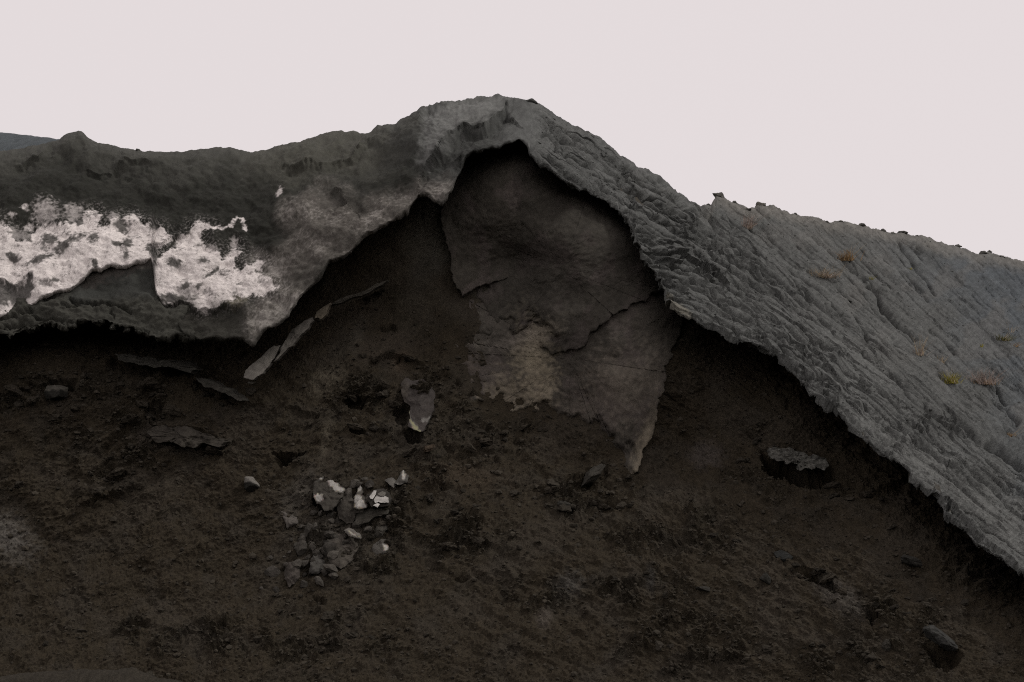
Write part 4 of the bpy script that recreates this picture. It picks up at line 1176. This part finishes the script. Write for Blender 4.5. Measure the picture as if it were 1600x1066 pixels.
cstone(1123, 26, 20, 'pointed grey rock standing highest on the gravel crest', up=-3, seed=71, col=(0.12, 0.112, 0.102), cuts=10, rough=0.14, roll=20)
cstone(827, 24, 11, 'dark oblong stone on the summit where the slope begins', up=-1, dpy=4, seed=72, col=(0.075, 0.074, 0.070), rough=0.08, roll=20)
cstone(1167, 20, 10, 'dark clod in the dip between the two humps of the crest', up=-3, dpy=4, seed=73, col=(0.060, 0.056, 0.050), roll=18)
cstone(1187, 18, 12, 'pale rounded hump of rock right of the dip in the crest', up=-2, seed=74, col=(0.14, 0.128, 0.112))
at = slope_at(1320, 461).copy()
stone('rock_slab', at, 36, 12, 26, label='flat dark slab lying on the open slope below the pale dry grass', category='rock slab', roll=31, seed=75, col=(0.085, 0.084, 0.080), cuts=12, rough=0.05, sink=0.1)
first = None
r_ = random.Random(5)
spots = [(1106, 9, 5), (1148, 10, 5), (1243, 8, 4), (1291, 14, 7), (1312, 10, 5), (1346, 13, 7), (1377, 14, 8), (1394, 11, 10), (1409, 18, 7), (1432, 9, 4), (1496, 13, 6), (1536, 16, 8), (1545, 10, 6), (1562, 14, 6), (216, 10, 5)]
for i, (px, w, h) in enumerate(spots):
    if px > SEAM:
        at = sky_at(px).copy()
    else:
        at = sheet_at(Pl, cl, el, sl, px, float(np.interp(px, cl, sl))).copy()
    at[2] += h * r_.uniform(-0.42, -0.1) * at[1] / F
    stone('stone', at, w, h, w, seed=80 + i % 9, sub=3, cuts=6, rough=0.16, col=(0.15, 0.142, 0.130), roll=r_.uniform(0, 30), label='little dark stone sitting on the skyline of the hill', category='stone', group='small stones along the skyline')

# clods of ash that can be told apart
r_ = random.Random(11)
meshes = []
n_cl = 0
pts_used = []
tries = 0
HEAPS = [(215, 590, 80, 26, 'just below the long ragged ledge under the left crust'), (250, 650, 60, 26, 'above the broad crumbling slab in the left face'), (330, 688, 50, 16, 'at the right end of the broad crumbling slab'),
         (50, 615, 60, 20, 'beside the dark flat-topped block at the far left'), (180, 750, 60, 20, 'below the broad crumbling slab at the left'), (645, 760, 50, 40, 'to the right of the white crusted plates'),
         (745, 690, 60, 26, 'under the lower left edge of the great slab'), (900, 775, 70, 26, 'below the pointed tip of the great slab'), (1190, 705, 30, 20, 'left of the rough jutting slab'),
         (1400, 770, 70, 20, 'in the shade under the gravel slope'), (1270, 890, 50, 20, 'right of the smooth dark oblong stone'), (500, 985, 90, 30, 'low on the face below the rubble streak'),
         (720, 840, 60, 40, 'in the middle of the face right of the rubble streak'), (600, 640, 40, 40, 'left of the pale purplish slab'), (1010, 915, 70, 20, 'in the lower middle of the face'),
         (1420, 940, 60, 20, 'above the largest grey boulder'), (1340, 1020, 80, 20, 'left of the largest grey boulder'), (1080, 1000, 80, 30, 'at the foot of the face right of the middle'),
         (560, 850, 60, 60, 'among the broken rocks of the rubble streak'), (1130, 840, 50, 20, 'on the bare face left of the dark oblong stone'), (310, 600, 50, 30, 'around the smaller tilted grey ledge')]
while n_cl < 296 and tries < 9000:
    tries += 1
    px = r_.uniform(-20, 1620); py = r_.uniform(560, 1075)
    heap = r_.random() < 0.8
    if heap:
        hp = HEAPS[r_.randrange(len(HEAPS))]
        px = r_.gauss(hp[0], hp[2] * 0.6); py = r_.gauss(hp[1], hp[3] * 0.6)
    if py > 1075 or py < float(np.interp(px, fcols, ftop)) + 90:
        continue
    cmv = float(clump_mask(np.array([[px]]), np.array([[py]]))[0, 0])
    if not heap and r_.random() > 0.12 + 0.88 * cmv:
        continue
    if any(seg_dist(np.array([px]), np.array([py]), pl)[0] > -6 for pl in (SLAB_B, SLAB_C)):
        continue
    w = min(24, 4.5 + r_.expovariate(1 / (5.5 if heap else 2.4))); h = w * r_.uniform(0.45, 0.75)
    at = face_at(px, py)
    k = at[1] / F
    if len(meshes) < 24:
        v, f = rock_shape(300 + len(meshes), 3, 8, 0.24)
        c = np.zeros((len(v), 3)) + np.array((0.044, 0.037, 0.029)) * r_.uniform(0.7, 1.35)
        o = mesh_obj('clod', v, f, M_STONE, c, smooth=False)
        meshes.append(o)
    else:
        o = meshes[r_.randrange(24)].copy()
        COL.objects.link(o)
    o.scale = (w / 2 * k, w / 2 * k, h / 2 * k)
    o.rotation_euler = (r_.uniform(-.5, .5), r_.uniform(-.6, .6), r_.uniform(0, 6.28))
    o.location = (float(at[0]), float(at[1]) - 0.08 * w * k, float(at[2]))
    if heap:
        o['label'] = ('larger' if w > 11 else 'small') + ' clod of ash ' + hp[4]
        o['group'] = ('larger' if w > 11 else 'small') + ' clods ' + hp[4]
    else:
        o['label'] = 'stray dark clod lying apart on the smooth brown face'
        o['group'] = 'stray clods scattered over the face'
    o['category'] = 'clod'
    n_cl += 1


BLOCKS = [('half buried dark block of ash under the left crust', [(238, 604, 34, 20), (272, 642, 30, 18), (205, 656, 36, 18), (300, 676, 26, 14), (338, 701, 30, 14), (182, 737, 34, 16), (158, 768, 32, 14), (28, 612, 40, 18), (58, 627, 30, 14), (346, 612, 30, 12), (252, 622, 22, 14), (222, 632, 20, 12), (120, 640, 24, 12)]),
          ('half buried dark block of ash at the foot of the great slab', [(762, 692, 30, 16), (735, 702, 24, 14), (862, 768, 34, 16), (905, 764, 28, 16), (945, 790, 28, 14), (700, 852, 30, 16), (748, 842, 26, 14), (820, 672, 22, 10), (790, 676, 18, 10)]),
          ('half buried dark block of ash in the shade of the gravel slope', [(1300, 758, 32, 14), (1352, 766, 28, 12), (1412, 778, 30, 14), (1190, 700, 26, 14), (1245, 892, 26, 12), (1288, 902, 34, 14), (1312, 922, 24, 12), (1368, 958, 26, 10)]),
          ('half buried dark block of ash left of the pale purplish slab', [(552, 618, 30, 12), (600, 600, 24, 14), (618, 632, 22, 16), (556, 664, 28, 12), (590, 560, 18, 10), (640, 560, 22, 10), (606, 668, 26, 16), (640, 706, 28, 14)])]
r_ = random.Random(31)
for lab, lst in BLOCKS:
    for i, (px, py, w, h) in enumerate(lst):
        tn = r_.uniform(0.8, 1.25)
        stone('ash_block', face_at(px, py), w, h, w * 0.8, roll=r_.uniform(-35, 35), seed=500 + i, sub=4, cuts=10, rough=0.24, sink=-0.02, col=(0.056 * tn, 0.046 * tn, 0.035 * tn),
              label=lab, category='ash block', group=lab.replace('block', 'blocks', 1))


def scatter(name, n, where, size, colr, mat, seed):
    """crumbs too many to count, joined into one object"""
    rg = np.random.default_rng(seed)
    v0, f0 = ico(1)
    V = []; Fc = []; C = []
    k0 = 0
    for (at, s) in where(rg, n, size):
        v = v0 * (1 + rg.normal(0, 0.22, (len(v0), 1))) * np.array([s * rg.uniform(.7, 1.3), s, s * rg.uniform(.45, .9)])
        a = rg.uniform(0, 6.28); ca, sa = math.cos(a), math.sin(a)
        v = np.stack([v[:, 0] * ca - v[:, 1] * sa, v[:, 0] * sa + v[:, 1] * ca, v[:, 2]], 1) + at
        V.append(v); Fc.append(f0 + k0); C.append(np.zeros((len(v), 3)) + np.array(colr) * rg.uniform(0.65, 1.35))
        k0 += len(v)
    return mesh_obj(name, np.concatenate(V), np.concatenate(Fc), mat, np.concatenate(C), smooth=False, kind='stuff', label='fine crumbs and grit strewn over the ground')


def where_face(rg, n, size):
    PXs = rg.uniform(-60, 1660, n * 4); PYs = rg.uniform(480, 1100, n * 4)
    cm = clump_mask(PXs[None], PYs[None])[0]
    keep = rg.random(n * 4) < 0.16 + 0.84 * cm
    for px, py in zip(PXs[keep][:n], PYs[keep][:n]):
        if py < float(np.interp(px, fcols, ftop)) + 90:
            continue
        at = face_at(px, py)
        s = size * (0.5 + rg.exponential(0.55)) * at[1] / F
        yield at, s


def where_slope(rg, n, size):
    for px in rg.uniform(840, 1640, n):
        e_ = float(np.interp(px, cr, er)); s_ = float(np.interp(px, cr, sr))
        py = lerp(e_, s_, rg.random())
        at = slope_at(px, py)
        yield at, size * (0.4 + rg.exponential(0.5)) * at[1] / F


scatter('ash_crumbs', 15000, where_face, 1.7, (0.042, 0.035, 0.027), M_STONE, 91)
scatter('gravel_grit', 2200, where_slope, 0.9, (0.095, 0.094, 0.090), M_STONE, 92)

# ------------------------------------------------------------------ dry plants on the slope
def blade_mat(name, c):
    m = bpy.data.materials.new(name); m.use_nodes = True
    b = m.node_tree.nodes['Principled BSDF']
    b.inputs['Base Color'].default_value = (*c, 1); b.inputs['Roughness'].default_value = 0.8
    b.inputs['Specular IOR Level'].default_value = 0.1
    N = m.node_tree.nodes; L = m.node_tree.links
    oi = N.new('ShaderNodeTexCoord'); nz = N.new('ShaderNodeTexNoise'); nz.inputs['Scale'].default_value = 9
    L.new(oi.outputs['Object'], nz.inputs['Vector'])
    hv = N.new('ShaderNodeHueSaturation'); hv.inputs['Color'].default_value = (*c, 1)
    mr = N.new('ShaderNodeMapRange'); mr.inputs['From Min'].default_value = .3; mr.inputs['From Max'].default_value = .7
    mr.inputs['To Min'].default_value = .55; mr.inputs['To Max'].default_value = 1.4
    L.new(nz.outputs['Fac'], mr.inputs['Value']); L.new(mr.outputs[0], hv.inputs['Value']); L.new(hv.outputs[0], b.inputs['Base Color'])
    return m


M_STRAW = blade_mat('straw', (0.46, 0.395, 0.29))
M_PINK = blade_mat('dry_pinkish_stem', (0.42, 0.355, 0.31))
M_RUST = blade_mat('rusty_stem', (0.36, 0.25, 0.13))
M_YELL = blade_mat('yellow_green_leaf', (0.36, 0.33, 0.08))
M_OLIV = blade_mat('olive_leaf', (0.16, 0.15, 0.06))


def blades(n, w, h, lean, spread, thick, rg, flat=0.0):
    """n curved tapering stems from one root; sizes in metres"""
    V = []; Fc = []; k = 0
    for _ in range(n):
        x0 = rg.normal(0, w * 0.22); y0 = rg.normal(0, w * 0.12)
        dx = rg.normal(lean, spread) * h; dy = rg.normal(-0.05, spread * 0.6) * h
        hh = h * rg.uniform(0.4, 1.05) * (1 - flat * abs(rg.normal()))
        cv = rg.normal(0, 0.25)
        t0 = thick * rg.uniform(0.75, 1.5)
        p = [np.array([x0 + dx * t + cv * h * 0.4 * t * t, y0 + dy * t, hh * t * (1 - 0.12 * t)]) for t in (0, .33, .66, 1.0)]
        for ang in (0, 1.57):
            sx = np.array([math.cos(ang), math.sin(ang), 0])
            for i, q in enumerate(p):
                tw = t0 * (1 - i / 3.4)
                V += [q - sx * tw, q + sx * tw]
            for i in range(3):
                Fc.append([k + 2 * i, k + 2 * i + 1, k + 2 * i + 3, k + 2 * i + 2])
            k += 8
    return np.array(V), np.array(Fc)


def tuft(px, py, name, label, cat, layers, rot=0):
    """layers: (part name, material, count, width px, height px, lean, spread, thickness px, flatness)"""
    at = slope_at(px, py)
    k = at[1] / F
    root = bpy.data.objects.new(name, None)
    COL.objects.link(root)
    root.location = [float(q) for q in at]
    root['label'] = label; root['category'] = cat
    root.empty_display_size = 0.1
    for i, (pn, m, n, w, h, lean, spread, th, flat) in enumerate(layers):
        rg = np.random.default_rng(int(px * 7 + py + i * 131))
        v, f = blades(int(n * 1.2), w * k * 1.15, h * k * 1.25, lean, spread, th * k, rg, flat)
        v[:, 2] -= 1.0 * k
        mesh_obj(pn, v, f, m, None, parent=root, smooth=False)
    return root


tuft(1168, 358, 'dry_sprig', 'pinkish dry sprig leaning right high on the slope near the crest rock', 'dry plant', [('stem', M_PINK, 44, 14, 24, 0.35, 0.35, 0.6, 0), ('twig', M_STRAW, 10, 26, 10, 0.3, 0.9, 0.4, 0)])
tuft(1284, 436, 'dry_grass', 'wide sprawling patch of pale dry grass above the flat dark slab', 'dry grass', [('stem', M_STRAW, 90, 44, 20, 0.1, 0.9, 0.38, 0.2), ('twig', M_PINK, 50, 40, 14, 0.1, 1.0, 0.38, 0.2)])
tuft(1325, 406, 'dry_bush', 'rusty brown dry bush with tall thin stalks at its right', 'dry plant', [('stem', M_RUST, 60, 26, 18, -0.1, 0.5, 0.45, 0), ('stalk', M_STRAW, 6, 8, 30, 0.45, 0.15, 0.4, 0)])
tuft(1435, 557, 'dry_grass', 'tall thin tan stalks of dry grass in mid slope', 'dry grass', [('stalk', M_STRAW, 18, 18, 34, 0.05, 0.16, 0.45, 0), ('stem', M_PINK, 14, 20, 16, 0, 0.4, 0.4, 0)])
tuft(1471, 567, 'dry_sprig', 'small forked tan sprig above the yellow green bush', 'dry plant', [('stem', M_STRAW, 14, 10, 14, 0.1, 0.45, 0.5, 0)])
tuft(1486, 600, 'yellow_bush', 'yellow green bush on the slope left of the pinkish one', 'bush', [('leaf', M_YELL, 60, 20, 18, 0.0, 0.5, 0.6, 0), ('stem', M_STRAW, 12, 20, 24, -0.05, 0.35, 0.4, 0), ('base_stem', M_RUST, 14, 12, 6, 0, 0.6, 0.5, 0)])
tuft(1535, 602, 'dry_bush', 'largest pinkish grey dry bush with a rusty left side', 'dry plant', [('stem', M_PINK, 110, 36, 26, 0.15, 0.5, 0.42, 0), ('base_stem', M_RUST, 40, 36, 10, -0.5, 0.6, 0.5, 0)])
tuft(1566, 536, 'olive_tuft', 'low olive green tuft near the right end of the slope', 'plant', [('leaf', M_OLIV, 44, 24, 12, 0.1, 0.7, 0.5, 0), ('stalk', M_STRAW, 6, 8, 20, 0.6, 0.2, 0.4, 0)])
tuft(1532, 543, 'seedling', 'tiny bright green seedling alone below the olive tuft', 'plant', [('leaf', M_YELL, 10, 4, 6, 0, 0.5, 0.7, 0)])
tuft(1586, 543, 'dry_sprig', 'single orange dry twig at the far right of the slope', 'dry plant', [('twig', M_RUST, 10, 8, 8, 0.9, 0.4, 0.5, 0)])
tuft(1362, 437, 'seedling', 'tiny yellow green seedling right of the rusty bush', 'plant', [('leaf', M_YELL, 9, 4, 6, 0, 0.5, 0.7, 0)])
tuft(1424, 421, 'seedling', 'tiny yellow seedling beside the long rill', 'plant', [('leaf', M_YELL, 7, 4, 5, 0, 0.5, 0.6, 0)])
tuft(1579, 680, 'rusty_tuft', 'small orange brown tuft with one long pale stalk low on the slope', 'dry plant', [('stem', M_RUST, 40, 16, 9, 0.1, 0.7, 0.5, 0), ('stalk', M_STRAW, 3, 3, 22, 1.0, 0.08, 0.5, 0)])
tuft(1578, 522, 'dry_sprig', 'thin tan sprig rising above the olive tuft', 'dry plant', [('stem', M_STRAW, 8, 8, 14, 0.2, 0.4, 0.4, 0)])
